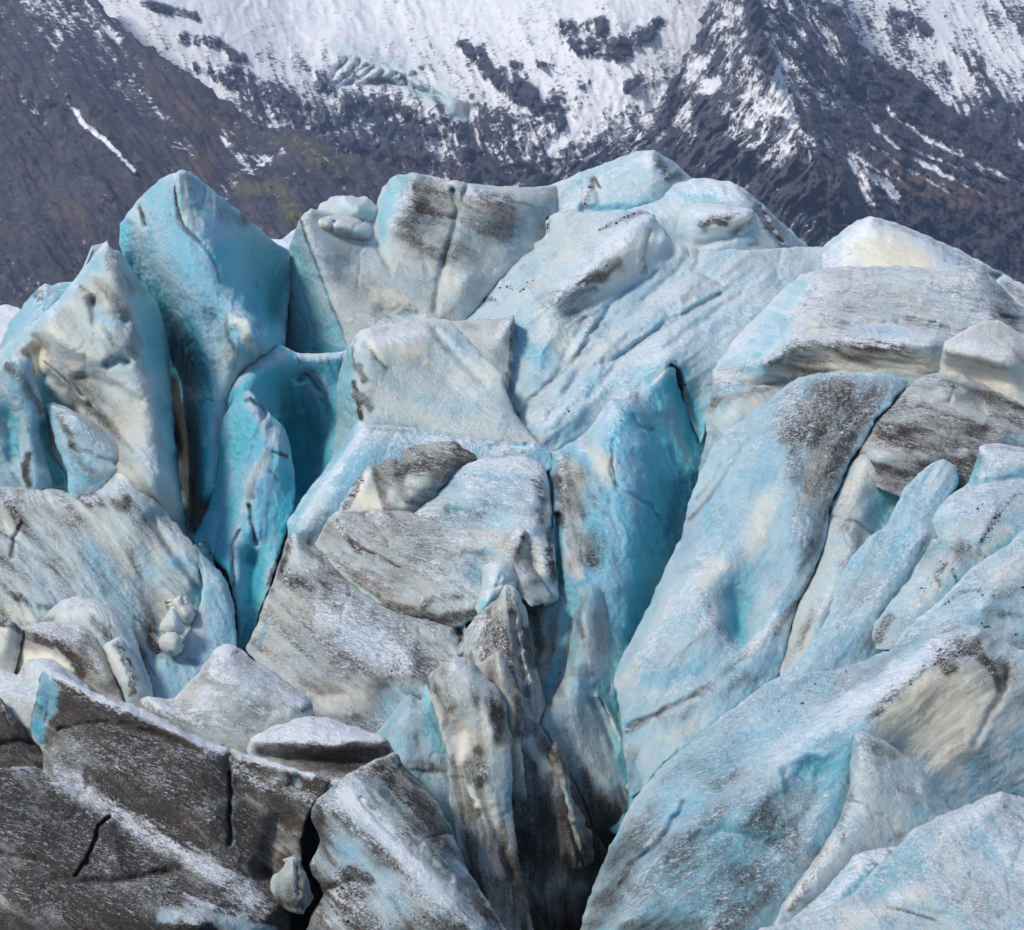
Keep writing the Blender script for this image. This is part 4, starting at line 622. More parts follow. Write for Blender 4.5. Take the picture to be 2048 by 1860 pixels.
# ---- centre
ice('ice_wedge', 'long pale ice ramp with blue left edge below the cream block', 'ice wedge',
    "694,873,420 706,855,410 718,842,410 749,848,410 808,854,410 878,862,420 947,872,420 999,878,420 1050,882,420 1080,888,420 1102,904,400 1110,940,360 1000,960,320 800,1010,280 690,1080,200 640,1110,170 600,1115,170 576,1078,190 575,1040,215 590,1019,235 610,991,260 635,956,300 666,915,360",
    ["725,852,370 700,890,330 660,950,270 620,1020,200 600,1060,170", "740,860,360 850,872,370 960,885,375 1060,895,380", "700,930,280 650,1010,200"], blue=.36, dirt=.12, snow=.35, cream=.15, ang=-55, fl=3,
    strokes=[('D', .45, 9, "730,860 800,862 880,872 940,880"), ('D', .6, 22, "640,1030 630,1060 610,1080"), ('C', .4, 20, "650,980 610,1050"), ('B', .5, 14, "690,890 640,965 590,1035"), ('B', .55, 16, "1040,900 1090,910"), ('D', .5, 7, "1000,900 1060,905"), ('v', 14, 7, "985,895 1060,890")])
ice('ice_block', 'brown-crusted ice dome with a pale cream triangle on its left side', 'ice block',
    "728,925,330 739,901,350 749,887,360 781,875,370 843,877,370 913,879,370 945,884,370 975,896,370 1003,914,370 970,925,340 925,930,300 908,942,280 898,960,265 885,975,255 850,1010,225 822,1040,200 700,1060,170 640,1075,180 630,1060,190 650,1045,200 676,1020,220 690,990,250 708,965,280",
    ["745,905,300 728,940,260 705,985,210 680,1025,175", "745,905,300 760,960,250 768,1010,190", "800,895,320 820,940,250 815,1000,180", "900,890,330 880,930,270 840,980,210", "700,1000,205 740,1000,200"], blue=.08, dirt=.6, snow=.14, cream=.25, ang=25, fl=2, st=.4,
    strokes=[('Cp', .9, 5, "728,945 740,938 765,1020 700,1022 712,985"), ('Dp', .12, 5, "730,942 740,938 766,1022 698,1024 712,985"), ('S', .02, 26, "735,990 820,1000"), ('D', .9, 18, "870,930 820,930 800,950"), ('D', .8, 12, "800,960 815,1000"), ('D', .85, 12, "900,888 950,900 980,910"), ('C', .6, 20, "830,970 850,960"), ('D', .3, 14, "780,990 800,1010"), ('D', .3, 18, "820,960 850,970"), ('D', .8, 12, "690,1010 720,960"), ('Bp', .45, 7, "640,1070 690,985 735,915 745,930 712,975 670,1040"), ('D', .08, 14, "725,925 690,985 650,1050"), ('B', .7, 7, "900,948 885,972 840,1010"), ('v', 14, 12, "800,920 805,1000")])
ice('ice_block', 'flat-topped grey ice block with a small green pool below its face', 'ice block',
    "890,966,285 900,940,300 918,930,320 947,921,340 972,913,350 1017,910,350 1058,915,350 1079,925,345 1094,945,320 1100,975,280 1102,1010,240 1105,1060,180 1110,1110,120 1116,1160,80 1118,1200,60 1085,1215,40 1060,1150,70 1030,1090,110 900,1080,130 800,1060,170 822,1025,205 857,996,250",
    ["960,930,310 1040,930,310 1080,950,280", "940,980,220 1020,990,205 1070,1000,200", "850,1020,190 920,1035,170 1000,1050,150 1060,1060,110", "1085,1080,110 1095,1150,50"], blue=.25, dirt=.3, snow=.35, cream=.15, ang=15, fl=2,
    strokes=[('S', .55, 30, "940,930 1060,925"), ('B', .35, 30, "960,930 1000,970"), ('v', 14, 12, "900,1018 920,1020"), ('B', .75, 11, "893,1020 915,1020"), ('D', .5, 24, "850,1020 960,1040"), ('D', .7, 14, "1070,960 1090,1000 1080,1040"), ('D', .8, 12, "1098,1060 1100,1120 1108,1160"), ('C', .6, 18, "1070,1080 1080,1140"), ('D', .5, 26, "980,1000 1040,1020"), ('B', .5, 12, "1085,930 1098,955"), ('D', .4, 12, "1060,1090 1070,1140"), ('D', .6, 14, "870,1030 830,1040")])
ice('ice_ridge', 'long spiky ice wall, brown on the left, brilliant blue towards the crevasse', 'ice ridge',
    "1098,953,360 1099,925,385 1103,904,400 1128,892,410 1150,880,420 1173,862,440 1190,840,470 1207,816,505 1219,797,520 1236,797,530 1256,779,555 1280,785,575 1310,760,600 1335,732,625 1350,735,640 1362,790,680 1385,848,680 1412,885,680 1420,930,640 1410,990,560 1395,1060,470 1370,1110,390 1345,1160,310 1325,1210,230 1300,1270,140 1275,1320,80 1250,1380,0 1260,1500,-140 1280,1600,-240 1250,1680,-300 1200,1650,-260 1150,1500,-120 1100,1440,-40 1100,1300,80 1103,1170,140 1100,1060,250 1101,994,320",
    ["1118,920,350 1112,990,270 1112,1080,180 1114,1160,110", "1219,802,490 1225,850,400 1226,890,350 1225,967,280 1208,1008,230 1208,1095,130 1204,1147,70", "1160,900,360 1165,1000,250 1160,1100,130 1158,1150,70", "1257,780,520 1285,860,480 1310,940,430", "1275,830,480 1290,900,420", "1260,960,300 1270,1060,220 1260,1150,120 1250,1250,40", "1330,800,600 1370,880,620 1385,930,580", "1330,950,460 1340,1020,420 1320,1120,300 1290,1220,160", "1240,1320,-20 1235,1450,-140"],
    blue=.5, dirt=.1, snow=.12, cream=.08, ang=70, fl=5, amp=7, wl=45, sm=4,
    strokes=[('Dp', .55, 24, "1102,960 1112,915 1140,900 1160,930 1190,960 1205,1010 1208,1100 1200,1150 1120,1160 1105,1060"), ('B', .05, 40, "1140,940 1150,1050 1150,1140"), ('D', .85, 22, "1112,960 1125,1010 1120,1040"), ('D', .7, 20, "1150,1120 1190,1120"), ('D', .35, 20, "1170,1050 1195,1040"), ('S', .25, 20, "1180,1010 1160,1060"), ('C', .4, 22, "1170,880 1200,930 1215,960"), ('B', .15, 30, "1180,870 1210,930"), ('D', .35, 14, "1160,870 1180,890"), ('D', .85, 4, "1227,890 1224,930 1232,970"), ('v', 12, 4, "1227,880 1223,930 1234,975"), ('D', .5, 5, "1208,1010 1207,1080 1205,1140"),
             ('B', .28, 34, "1180,880 1215,815 1260,795 1325,755"), ('S', .3, 26, "1190,850 1260,790 1330,745"), ('C', .4, 10, "1255,778 1245,790"), ('D', .4, 10, "1265,790 1300,850 1320,870"), ('v', 12, 4, "1266,830 1275,850 1300,860"), ('D', .5, 3.5, "1266,826 1262,850"),
             ('Bp', .78, 22, "1290,840 1340,900 1380,940 1380,1000 1340,1110 1300,1200 1270,1290 1255,1200 1275,1100 1290,1000 1280,900"), ('B', .92, 20, "1340,900 1360,960 1340,1060"), ('B', .85, 20, "1270,1200 1260,1290"), ('B', .95, 18, "1380,870 1400,920 1380,990"), ('B', .85, 18, "1320,790 1345,760 1360,800 1385,870"), ('D', .0, 50, "1320,900 1310,1050 1270,1200"), ('S', .0, 60, "1330,850 1320,1050 1270,1250"), ('B', .4, 16, "1225,1010 1235,1100 1225,1160"), ('D', .35, 20, "1180,960 1215,1000"), ('B', .6, 10, "1117,1030 1116,1100 1118,1160"), ('v', 30, 6, "1117,1030 1116,1100 1119,1170"), ('v', 10, 4, "1230,970 1300,1010 1340,1070"), ('B', .5, 14, "1095,930 1100,950"), ('B', .7, 20, "1240,1400 1245,1500")])
ice('ice_recess', 'dim brown and turquoise recess between dark spire and grey spur', 'ice recess',
    "1030,1190,120 1060,1205,110 1100,1190,100 1130,1165,100 1170,1165,90 1180,1200,80 1175,1260,30 1150,1340,-40 1120,1400,-100 1090,1450,-150 1060,1430,-140 1040,1300,-20", ["1085,1220,70 1080,1300,20 1085,1380,-60", "1130,1200,90 1120,1280,40 1100,1360,-30"], blue=.3, dirt=.5, snow=.02, cream=.2, ang=95, fl=4,
    strokes=[('B', .7, 16, "1120,1175 1150,1180 1120,1300 1100,1370"), ('D', .1, 14, "1135,1180 1125,1270 1105,1360"), ('D', .8, 20, "1060,1230 1080,1300 1075,1360"), ('C', .6, 14, "1090,1290 1088,1340"), ('B', .5, 14, "1100,1165 1150,1185")])
_slab = ice('ice_block', 'speckled ice slab with a curling dirty lower lip at the heart of the icefall', 'ice block',
    "628,1088,150 645,1057,170 657,1038,180 669,1025,185 711,1021,190 756,1019,190 808,1021,185 864,1039,165 913,1056,150 965,1060,140 1017,1060,130 1040,1056,125 1050,1058,120 1056,1078,110 1065,1119,80 1083,1158,50 1104,1190,20 1100,1205,0 1062,1213,-30 1038,1194,-10 1017,1176,0 999,1204,-30 961,1235,-55 925,1250,-70 902,1256,-75 878,1250,-70 850,1236,-60 808,1230,-50 774,1219,-40 722,1184,-5 687,1156,20 666,1135,40 645,1113,90",
    ["672,1032,140 690,1080,90 720,1130,40", "760,1030,150 820,1100,60 880,1160,0 930,1200,-40", "690,1120,60 760,1180,-10 840,1210,-50 940,1215,-60", "1046,1064,80 1035,1100,40 1025,1120,20", "900,1080,90 1000,1085,75", "950,1120,40 970,1110,50", "1040,1120,40 1060,1160,0"],
    blue=.1, dirt=.42, snow=.26, cream=.22, ang=32, fl=3, st=.5,
    strokes=[('D', .75, 14, "680,1040 700,1080 720,1100"), ('D', .8, 3.5, "728,1098 765,1115 800,1135"), ('v', 10, 3.5, "728,1098 765,1115 800,1135"), ('D', .7, 3, "725,1030 755,1060 775,1085"), ('v', 7, 4, "725,1030 755,1060 780,1090"), ('D', .82, 16, "770,1210 830,1225 870,1240 920,1235 960,1220"), ('C', .5, 14, "880,1220 940,1215"), ('D', .75, 12, "845,1220 855,1200 920,1195"), ('S', .5, 30, "850,1130 900,1170 940,1180"), ('B', .35, 30, "950,1150 960,1110"), ('B', .35, 14, "935,1112 990,1110"), ('v', 14, 8, "930,1108 985,1114"), ('D', .6, 8, "660,1110 700,1150 770,1205"), ('C', .5, 12, "675,1125 740,1180"), ('D', .75, 10, "1050,1070 1035,1100"), ('D', .5, 10, "1060,1110 1080,1160"), ('C', .4, 12, "1045,1100 1060,1150"), ('D', .6, 8, "1070,1205 1100,1195"), ('S', .4, 24, "960,1065 1030,1065"), ('B', .3, 12, "650,1110 670,1140"), ('v', 10, 6, "690,1110 760,1160 850,1190")])
_knob = ice('knob', 'x', 'x',
    "950,1215,-75 960,1190,-55 965,1150,-20 968,1130,0 982,1121,10 1005,1120,10 1028,1130,10 1034,1160,-15 1030,1180,-40 1010,1190,-60 990,1205,-80 975,1226,-95 962,1240,-100", ["995,1135,-35 990,1165,-60 972,1205,-100"], blue=.25, dirt=.03, snow=.4, cream=.35, rnd=18, step=2.6,
    strokes=[('Bp', .68, 7, "955,1205 980,1185 1000,1195 975,1225 960,1235"), ('B', .4, 10, "970,1150 975,1180"), ('v', 6, 4, "1000,1150 995,1175"), ('D', .4, 3, "1003,1145 998,1165")])
part_of(_knob, _slab, 'knob')
ice('ice_block', 'dark peaked ice mound dusted blue-white, pale hollow on its front', 'ice block',
    "563,1113,90 573,1076,110 580,1066,115 588,1065,115 608,1081,110 628,1099,100 650,1105,95 690,1120,90 730,1150,60 770,1185,30 808,1205,10 850,1215,0 890,1230,-20 925,1240,-50 950,1280,-95 935,1300,-130 890,1332,-190 862,1352,-220 855,1375,-230 870,1420,-300 860,1480,-350 780,1500,-350 720,1490,-350 620,1470,-340 560,1400,-290 530,1340,-200 505,1318,-150 490,1300,-120 500,1275,-100 517,1244,-60 531,1199,-20 545,1165,30",
    ["590,1072,70 605,1110,40 625,1140,10 660,1168,0 720,1215,-55 800,1262,-100 900,1275,-105", "575,1100,60 560,1160,10 545,1220,-50 530,1290,-130", "640,1200,-60 700,1260,-130 760,1310,-190 820,1330,-210", "580,1240,-90 590,1320,-200 620,1400,-290", "700,1340,-230 750,1350,-240 820,1350,-230", "770,1380,-230 750,1430,-270", "700,1400,-280 680,1440,-310", "840,1300,-140 920,1290,-120"],
    blue=.12, dirt=.52, snow=.26, cream=.25, ang=38, fl=3, st=.5,
    strokes=[('C', .6, 16, "590,1090 620,1120 640,1140"), ('D', .25, 16, "600,1110 630,1130"), ('D', .85, 22, "600,1160 640,1170 670,1210"), ('D', .85, 8, "585,1072 575,1110 545,1180"), ('D', .8, 18, "560,1170 600,1165"), ('S', .55, 60, "660,1230 720,1280 800,1310"), ('B', .35, 40, "690,1260 780,1300"), ('D', .3, 30, "700,1260 790,1310"), ('D', .7, 18, "790,1330 830,1310 850,1340"), ('D', .5, 5, "840,1262 860,1290 890,1300"), ('v', 10, 5, "840,1262 862,1288 900,1300"), ('Cp', .6, 20, "620,1390 740,1350 770,1360 735,1440 640,1430"), ('S', .02, 30, "640,1400 740,1400 800,1380"), ('D', .12, 30, "640,1410 720,1400"), ('Bp', .42, 18, "760,1380 850,1360 850,1400 780,1440 720,1465"), ('D', .25, 24, "800,1370 840,1370"), ('S', .5, 12, "770,1350 830,1345"), ('D', .5, 30, "560,1270 590,1310"), ('D', .3, 24, "540,1320 580,1360"), ('v', 40, 10, "918,1262 925,1285"), ('D', .9, 8, "915,1258 925,1280"), ('D', .6, 10, "505,1300 530,1300"), ('B', .5, 8, "520,1290 535,1240")])
ice('serac', 'dark ridged spire streaked brown with a snowy left shoulder', 'serac',
    "905,1310,-110 920,1285,-100 930,1262,-95 947,1236,-85 982,1206,-85 999,1192,-85 1003,1178,-80 1010,1168,-80 1024,1172,-80 1036,1180,-75 1044,1203,-75 1055,1234,-80 1062,1286,-100 1071,1330,-130 1080,1360,-160 1092,1410,-190 1078,1455,-230 1040,1450,-240 980,1420,-240 900,1360,-180",
    ["1010,1178,-115 1012,1230,-150 1005,1290,-200 1000,1330,-230", "1030,1200,-120 1040,1290,-180 1060,1380,-240", "960,1250,-130 950,1310,-180", "980,1290,-190 960,1320,-200"], blue=.08, dirt=.55, snow=.3, cream=.3, ang=78, fl=6, st=.6,
    strokes=[('D', .8, 14, "1010,1180 1015,1215 1005,1250"), ('S', .55, 26, "960,1240 930,1290 950,1300"), ('B', .3, 20, "950,1260 930,1300"), ('D', .3, 20, "950,1260 935,1300"), ('C', .7, 12, "1000,1270 1010,1320"), ('D', .9, 10, "1010,1260 1020,1310 1020,1340"), ('D', .8, 14, "1050,1260 1062,1330"), ('C', .5, 10, "1040,1300 1045,1380"), ('v', 24, 7, "1025,1230 1035,1300 1050,1390"), ('D', .6, 8, "955,1320 985,1295 990,1290")])
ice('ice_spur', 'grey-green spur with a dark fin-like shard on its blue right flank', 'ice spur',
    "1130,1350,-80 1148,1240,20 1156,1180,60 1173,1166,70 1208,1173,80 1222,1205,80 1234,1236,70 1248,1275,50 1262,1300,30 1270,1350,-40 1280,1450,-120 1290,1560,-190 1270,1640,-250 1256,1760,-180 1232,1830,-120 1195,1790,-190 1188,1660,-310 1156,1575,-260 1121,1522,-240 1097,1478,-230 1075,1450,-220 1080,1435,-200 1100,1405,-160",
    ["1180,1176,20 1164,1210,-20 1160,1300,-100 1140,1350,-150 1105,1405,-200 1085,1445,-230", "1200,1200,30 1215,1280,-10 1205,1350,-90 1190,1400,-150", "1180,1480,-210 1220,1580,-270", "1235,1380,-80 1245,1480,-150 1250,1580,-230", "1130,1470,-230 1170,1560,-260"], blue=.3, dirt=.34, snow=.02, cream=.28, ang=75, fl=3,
    strokes=[('Bp', .75, 14, "1225,1250 1262,1300 1262,1400 1262,1590 1235,1540 1205,1420 1190,1370 1220,1340"), ('Dp', .05, 24, "1225,1250 1262,1300 1262,1400 1262,1560 1235,1540 1200,1420 1185,1370 1220,1340"), ('S', .0, 30, "1235,1300 1230,1500"), ('D', .6, 12, "1165,1200 1160,1240 1166,1270"), ('D', .55, 18, "1150,1340 1180,1345"), ('D', .4, 20, "1100,1440 1130,1480"), ('B', .5, 20, "1130,1330 1150,1260 1158,1200"), ('D', .5, 30, "1170,1560 1190,1620"), ('D', .8, 4, "1195,1390 1205,1405 1215,1430"), ('v', -12, 5, "1194,1388 1212,1410 1232,1455 1242,1480"), ('B', .25, 5, "1215,1425 1240,1478"), ('v', 12, 6, "1182,1400 1205,1440 1230,1500"), ('Dp', .9, 40, "1150,1600 1260,1600 1270,1800 1180,1800")])  # lowest part goes near black: cleft shade painted into the colour
# ---- pillar group
ice('ice_fin', 'blue-green ice fin leaning against the tall dirty pillar', 'ice fin',
    "740,1480,-330 753,1466,-330 784,1428,-330 803,1402,-330 819,1389,-325 830,1394,-325 840,1400,-330 846,1380,-330 853,1366,-330 875,1390,-350 890,1450,-380 915,1540,-430 930,1640,-500 925,1700,-560 905,1700,-580 880,1640,-560 840,1590,-530 790,1540,-470",
    ["819,1400,-365 800,1450,-400 800,1510,-440", "850,1390,-365 858,1450,-400 880,1540,-450 890,1620,-510", "840,1480,-405 850,1580,-480"], blue=.32, dirt=.3, snow=.12, cream=.2, ang=70, fl=3,
    strokes=[('B', .55, 16, "850,1385 860,1430 880,1500"), ('D', .05, 14, "850,1385 860,1430 880,1500"), ('Dp', .65, 8, "790,1520 860,1520 880,1540 850,1550 800,1540"), ('C', .4, 20, "860,1570 880,1620"), ('D', .4, 16, "760,1480 800,1460"), ('D', .55, 16, "850,1590 890,1640"), ('B', .45, 10, "815,1400 790,1440 760,1475"), ('v', 8, 4, "800,1540 890,1545")])
ice('ice_pillar', 'pale slab with a brown knob standing close behind the tall dirty pillar', 'ice pillar',
    "940,1350,-290 955,1328,-290 980,1312,-290 1000,1299,-290 1010,1314,-290 1024,1350,-300 1034,1372,-310 1044,1392,-320 1049,1427,-340 1048,1455,-350 1042,1472,-350 1045,1510,-370 1050,1560,-400 1055,1610,-380 1048,1680,-330 1025,1680,-330 1000,1500,-360", ["998,1310,-315 1010,1360,-350 1030,1420,-385 1036,1460,-390", "1020,1480,-375 1030,1580,-430"], blue=.15, dirt=.48, snow=.05, cream=.5, ang=80, fl=3,
    strokes=[('D', .7, 14, "1035,1400 1040,1440 1038,1465"), ('D', .35, 20, "1000,1330 1020,1370"), ('C', .8, 12, "1035,1490 1040,1540"), ('v', 16, 7, "1040,1475 1010,1480"), ('B', .4, 12, "1035,1580 1045,1640")])
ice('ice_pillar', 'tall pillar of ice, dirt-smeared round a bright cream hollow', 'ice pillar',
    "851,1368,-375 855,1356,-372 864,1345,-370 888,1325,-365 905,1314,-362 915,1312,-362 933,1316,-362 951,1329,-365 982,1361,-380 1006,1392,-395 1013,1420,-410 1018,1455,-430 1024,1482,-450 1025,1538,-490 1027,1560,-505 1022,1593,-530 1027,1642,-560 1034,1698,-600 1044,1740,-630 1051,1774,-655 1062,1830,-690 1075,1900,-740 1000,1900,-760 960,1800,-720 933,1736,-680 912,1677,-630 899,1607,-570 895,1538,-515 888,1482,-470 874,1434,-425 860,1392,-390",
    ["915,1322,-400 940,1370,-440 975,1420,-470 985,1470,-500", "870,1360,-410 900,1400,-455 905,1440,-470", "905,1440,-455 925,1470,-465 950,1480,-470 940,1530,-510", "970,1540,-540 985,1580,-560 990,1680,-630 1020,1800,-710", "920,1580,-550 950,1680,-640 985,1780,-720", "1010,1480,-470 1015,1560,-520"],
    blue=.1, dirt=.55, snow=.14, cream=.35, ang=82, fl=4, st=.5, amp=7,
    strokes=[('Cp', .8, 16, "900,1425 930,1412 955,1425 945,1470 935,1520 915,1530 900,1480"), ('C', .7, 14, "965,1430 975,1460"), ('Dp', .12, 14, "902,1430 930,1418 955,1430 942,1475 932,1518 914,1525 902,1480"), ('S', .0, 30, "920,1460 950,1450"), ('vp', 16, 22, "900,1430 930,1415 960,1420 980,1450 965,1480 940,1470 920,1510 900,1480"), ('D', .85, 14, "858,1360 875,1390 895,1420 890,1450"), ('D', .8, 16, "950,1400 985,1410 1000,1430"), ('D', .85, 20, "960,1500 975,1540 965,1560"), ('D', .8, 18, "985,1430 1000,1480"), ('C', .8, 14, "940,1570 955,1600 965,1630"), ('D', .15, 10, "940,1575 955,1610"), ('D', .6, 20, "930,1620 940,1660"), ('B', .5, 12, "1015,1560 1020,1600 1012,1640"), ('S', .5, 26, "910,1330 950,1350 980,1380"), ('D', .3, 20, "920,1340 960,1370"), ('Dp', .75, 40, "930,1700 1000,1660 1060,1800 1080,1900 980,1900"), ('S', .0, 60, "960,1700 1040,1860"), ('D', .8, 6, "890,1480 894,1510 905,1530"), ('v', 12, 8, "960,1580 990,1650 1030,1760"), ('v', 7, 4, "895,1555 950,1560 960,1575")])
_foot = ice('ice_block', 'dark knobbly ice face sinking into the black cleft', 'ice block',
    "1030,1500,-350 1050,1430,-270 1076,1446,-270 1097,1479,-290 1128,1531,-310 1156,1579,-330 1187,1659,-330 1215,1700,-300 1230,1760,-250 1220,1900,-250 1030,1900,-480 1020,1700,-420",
    ["1060,1480,-320 1080,1560,-370 1070,1680,-420 1080,1800,-460", "1110,1510,-330 1130,1600,-400 1145,1700,-430 1140,1800,-440", "1175,1660,-350 1185,1740,-330"], blue=.12, dirt=.82, snow=.0, cream=.15, ang=88, fl=9, amp=10, wl=40,  # brown dirty wall, darkened further with painted shade of the cleft
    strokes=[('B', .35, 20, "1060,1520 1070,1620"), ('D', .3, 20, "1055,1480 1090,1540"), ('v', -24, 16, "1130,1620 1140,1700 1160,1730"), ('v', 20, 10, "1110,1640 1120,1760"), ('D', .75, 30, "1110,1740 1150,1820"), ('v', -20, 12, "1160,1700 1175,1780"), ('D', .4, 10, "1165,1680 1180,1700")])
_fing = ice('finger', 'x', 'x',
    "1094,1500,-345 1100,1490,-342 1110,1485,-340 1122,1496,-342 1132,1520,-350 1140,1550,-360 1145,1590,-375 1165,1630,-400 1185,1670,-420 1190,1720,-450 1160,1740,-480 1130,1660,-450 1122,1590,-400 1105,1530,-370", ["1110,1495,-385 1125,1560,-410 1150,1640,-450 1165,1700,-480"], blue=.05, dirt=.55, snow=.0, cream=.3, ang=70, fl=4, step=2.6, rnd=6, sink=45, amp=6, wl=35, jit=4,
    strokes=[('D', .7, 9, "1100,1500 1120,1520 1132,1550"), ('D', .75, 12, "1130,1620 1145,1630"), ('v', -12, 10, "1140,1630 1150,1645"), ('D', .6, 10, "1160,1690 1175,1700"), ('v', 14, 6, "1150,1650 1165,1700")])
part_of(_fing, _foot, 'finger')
# ---- lower right
ice('ice_block', 'massive right-hand ice block: long blue slope on one side, rounded cream face on the other', 'ice block',
    "1735,1318,-350 1776,1300,-385 1831,1272,-385 1873,1255,-385 1915,1246,-385 1957,1250,-390 1999,1275,-410 2037,1300,-430 2440,1390,-460 2440,1660,-540 1957,1660,-560 1880,1640,-590 1800,1660,-640 1740,1680,-700 1680,1740,-800 1620,1830,-900 1560,1920,-1000 1120,1920,-880 1155,1870,-830 1169,1829,-800 1190,1763,-750 1204,1725,-715 1225,1681,-680 1263,1609,-610 1284,1574,-580 1339,1517,-530 1385,1483,-500 1436,1437,-460 1494,1395,-420 1545,1358,-385 1600,1345,-375 1671,1340,-360",
    ["1957,1258,-420 1894,1294,-465 1831,1340,-520 1768,1399,-580 1730,1437,-620 1709,1462,-640", "1860,1390,-550 1900,1440,-560 1960,1400,-520", "1800,1500,-590 1850,1550,-580 1900,1590,-570", "1980,1470,-530 2040,1540,-530", "1965,1330,-490 1995,1400,-510 1960,1480,-555", "1650,1390,-450 1560,1460,-540 1480,1540,-620 1400,1600,-690 1300,1690,-780", "1700,1390,-500 1640,1470,-600 1580,1530,-660 1480,1640,-780 1400,1740,-880", "1700,1480,-650 1660,1560,-690 1630,1680,-800 1570,1790,-920", "1640,1540,-655 1600,1600,-712 1570,1680,-800", "1500,1700,-840 1450,1800,-950 1420,1900,-1030", "1270,1750,-830 1250,1850,-930", "1550,1620,-740 1540,1720,-850"],
    blue=.34, dirt=.34, snow=.26, cream=.1, ang=-38, fl=3, amp=5, wl=70, sm=4, rnd=10, frac=.4,
    strokes=[('Cp', .9, 26, "1770,1425 1850,1345 1920,1340 1985,1390 1985,1450 1900,1535 1830,1505 1760,1465"), ('Bp', .08, 26, "1735,1440 1830,1345 1957,1262 2037,1305 2060,1420 2000,1500 1900,1570 1830,1540"), ('S', .02, 40, "1780,1450 1880,1400 1980,1400 2000,1500"), ('D', .62, 14, "1735,1440 1768,1405 1831,1345 1894,1300 1957,1266"), ('D', .88, 22, "1870,1310 1900,1300 1950,1290"), ('D', .8, 20, "1880,1310 1900,1340"), ('D', .8, 14, "1950,1300 1990,1340 2000,1380"), ('D', .5, 24, "2000,1330 2048,1400"), ('D', .7, 9, "2015,1330 2010,1380 1990,1410 1975,1450"), ('v', 12, 8, "2015,1340 2010,1380 1985,1420 1950,1490"), ('D', .5, 14, "1990,1410 1980,1440"),
             ('B', .34, 40, "2000,1500 2030,1540 1950,1540"), ('C', .3, 30, "1990,1500 2040,1550"), ('D', .2, 40, "1880,1540 1950,1560"), ('D', .55, 10, "1890,1585 1930,1590"),
             ('k', 160, 40, "1560,1420 1680,1350"), ('k', 120, 14, "1740,1440 1800,1380 1880,1310"), ('S', .62, 36, "1880,1290 1760,1370 1650,1440 1560,1500"), ('B', .36, 30, "1860,1290 1740,1370 1640,1440"), ('D', .3, 24, "1560,1390 1640,1360 1720,1330"), ('D', .3, 20, "1500,1430 1600,1390"), ('D', .02, 26, "1850,1300 1740,1380 1600,1480"),
             ('v', 10, 16, "1600,1545 1625,1528 1645,1540"), ('v', -16, 10, "1590,1520 1620,1505 1650,1510"), ('B', .52, 22, "1598,1540 1625,1526 1645,1545"), ('v', 10, 14, "1640,1555 1635,1600 1600,1650"), ('D', .4, 24, "1570,1560 1590,1610 1620,1600"), ('v', -14, 8, "1552,1535 1560,1560 1565,1580"), ('Dp', .36, 24, "1560,1560 1640,1560 1630,1620 1590,1660 1560,1640"),
             ('Bp', .46, 16, "1660,1530 1705,1470 1702,1560 1680,1630 1640,1700 1620,1690 1640,1600"), ('S', .3, 20, "1680,1520 1660,1620"), ('D', .04, 14, "1690,1500 1670,1600 1640,1680"),
             ('Dp', .52, 40, "1330,1700 1430,1620 1540,1600 1590,1680 1560,1780 1450,1860 1280,1860"), ('Bp', .5, 40, "1330,1700 1430,1620 1540,1600 1590,1680 1560,1780 1450,1860 1280,1860"), ('S', .16, 60, "1350,1720 1450,1680 1500,1800"), ('D', .45, 14, "1380,1690 1450,1670 1530,1690"), ('D', .5, 20, "1430,1570 1480,1550 1520,1560"), ('D', .4, 40, "1480,1690 1550,1720"), ('Dp', .62, 20, "1200,1750 1260,1640 1320,1600 1330,1660 1280,1710 1240,1800 1200,1880 1150,1880"), ('S', .02, 40, "1240,1700 1200,1850"), ('v', 22, 10, "1245,1770 1280,1720 1320,1690 1370,1610"), ('D', .6, 30, "1250,1850 1400,1860"), ('D', .5, 24, "1540,1780 1570,1720 1590,1680"), ('v', 18, 14, "1390,1680 1450,1660 1540,1690")])
ice('ice_block', 'grey shield-shaped ice block under the rounded cream face', 'ice block',
    "1700,1560,-760 1702,1500,-700 1709,1464,-690 1725,1462,-690 1760,1476,-690 1797,1502,-690 1844,1536,-690 1873,1578,-700 1895,1612,-720 1930,1650,-760 1850,1690,-820 1790,1710,-870 1740,1740,-920 1690,1780,-960 1640,1830,-1000 1590,1870,-1040 1560,1880,-1060 1540,1866,-1060 1552,1835,-1040 1568,1803,-1010 1600,1760,-970 1625,1723,-930 1650,1690,-890 1668,1660,-860 1690,1610,-820",
    ["1712,1475,-730 1715,1540,-780 1705,1600,-830 1675,1665,-890 1635,1725,-960 1580,1810,-1040", "1780,1530,-750 1800,1600,-810 1760,1680,-880", "1850,1570,-750 1860,1640,-800"], blue=.2, dirt=.25, snow=.25, cream=.25, ang=60, fl=2,
    strokes=[('D', .45, 16, "1712,1475 1740,1490 1790,1510"), ('D', .5, 12, "1700,1590 1680,1650 1690,1680"), ('D', .55, 12, "1650,1700 1620,1760 1580,1820"), ('C', .6, 14, "1660,1690 1630,1740 1580,1810"), ('D', .4, 20, "1790,1570 1840,1600"), ('D', .6, 7, "1780,1680 1810,1665"), ('B', .4, 24, "1850,1620 1880,1620"), ('S', .4, 24, "1720,1620 1790,1630"), ('v', 10, 5, "1690,1600 1730,1610 1790,1650")])
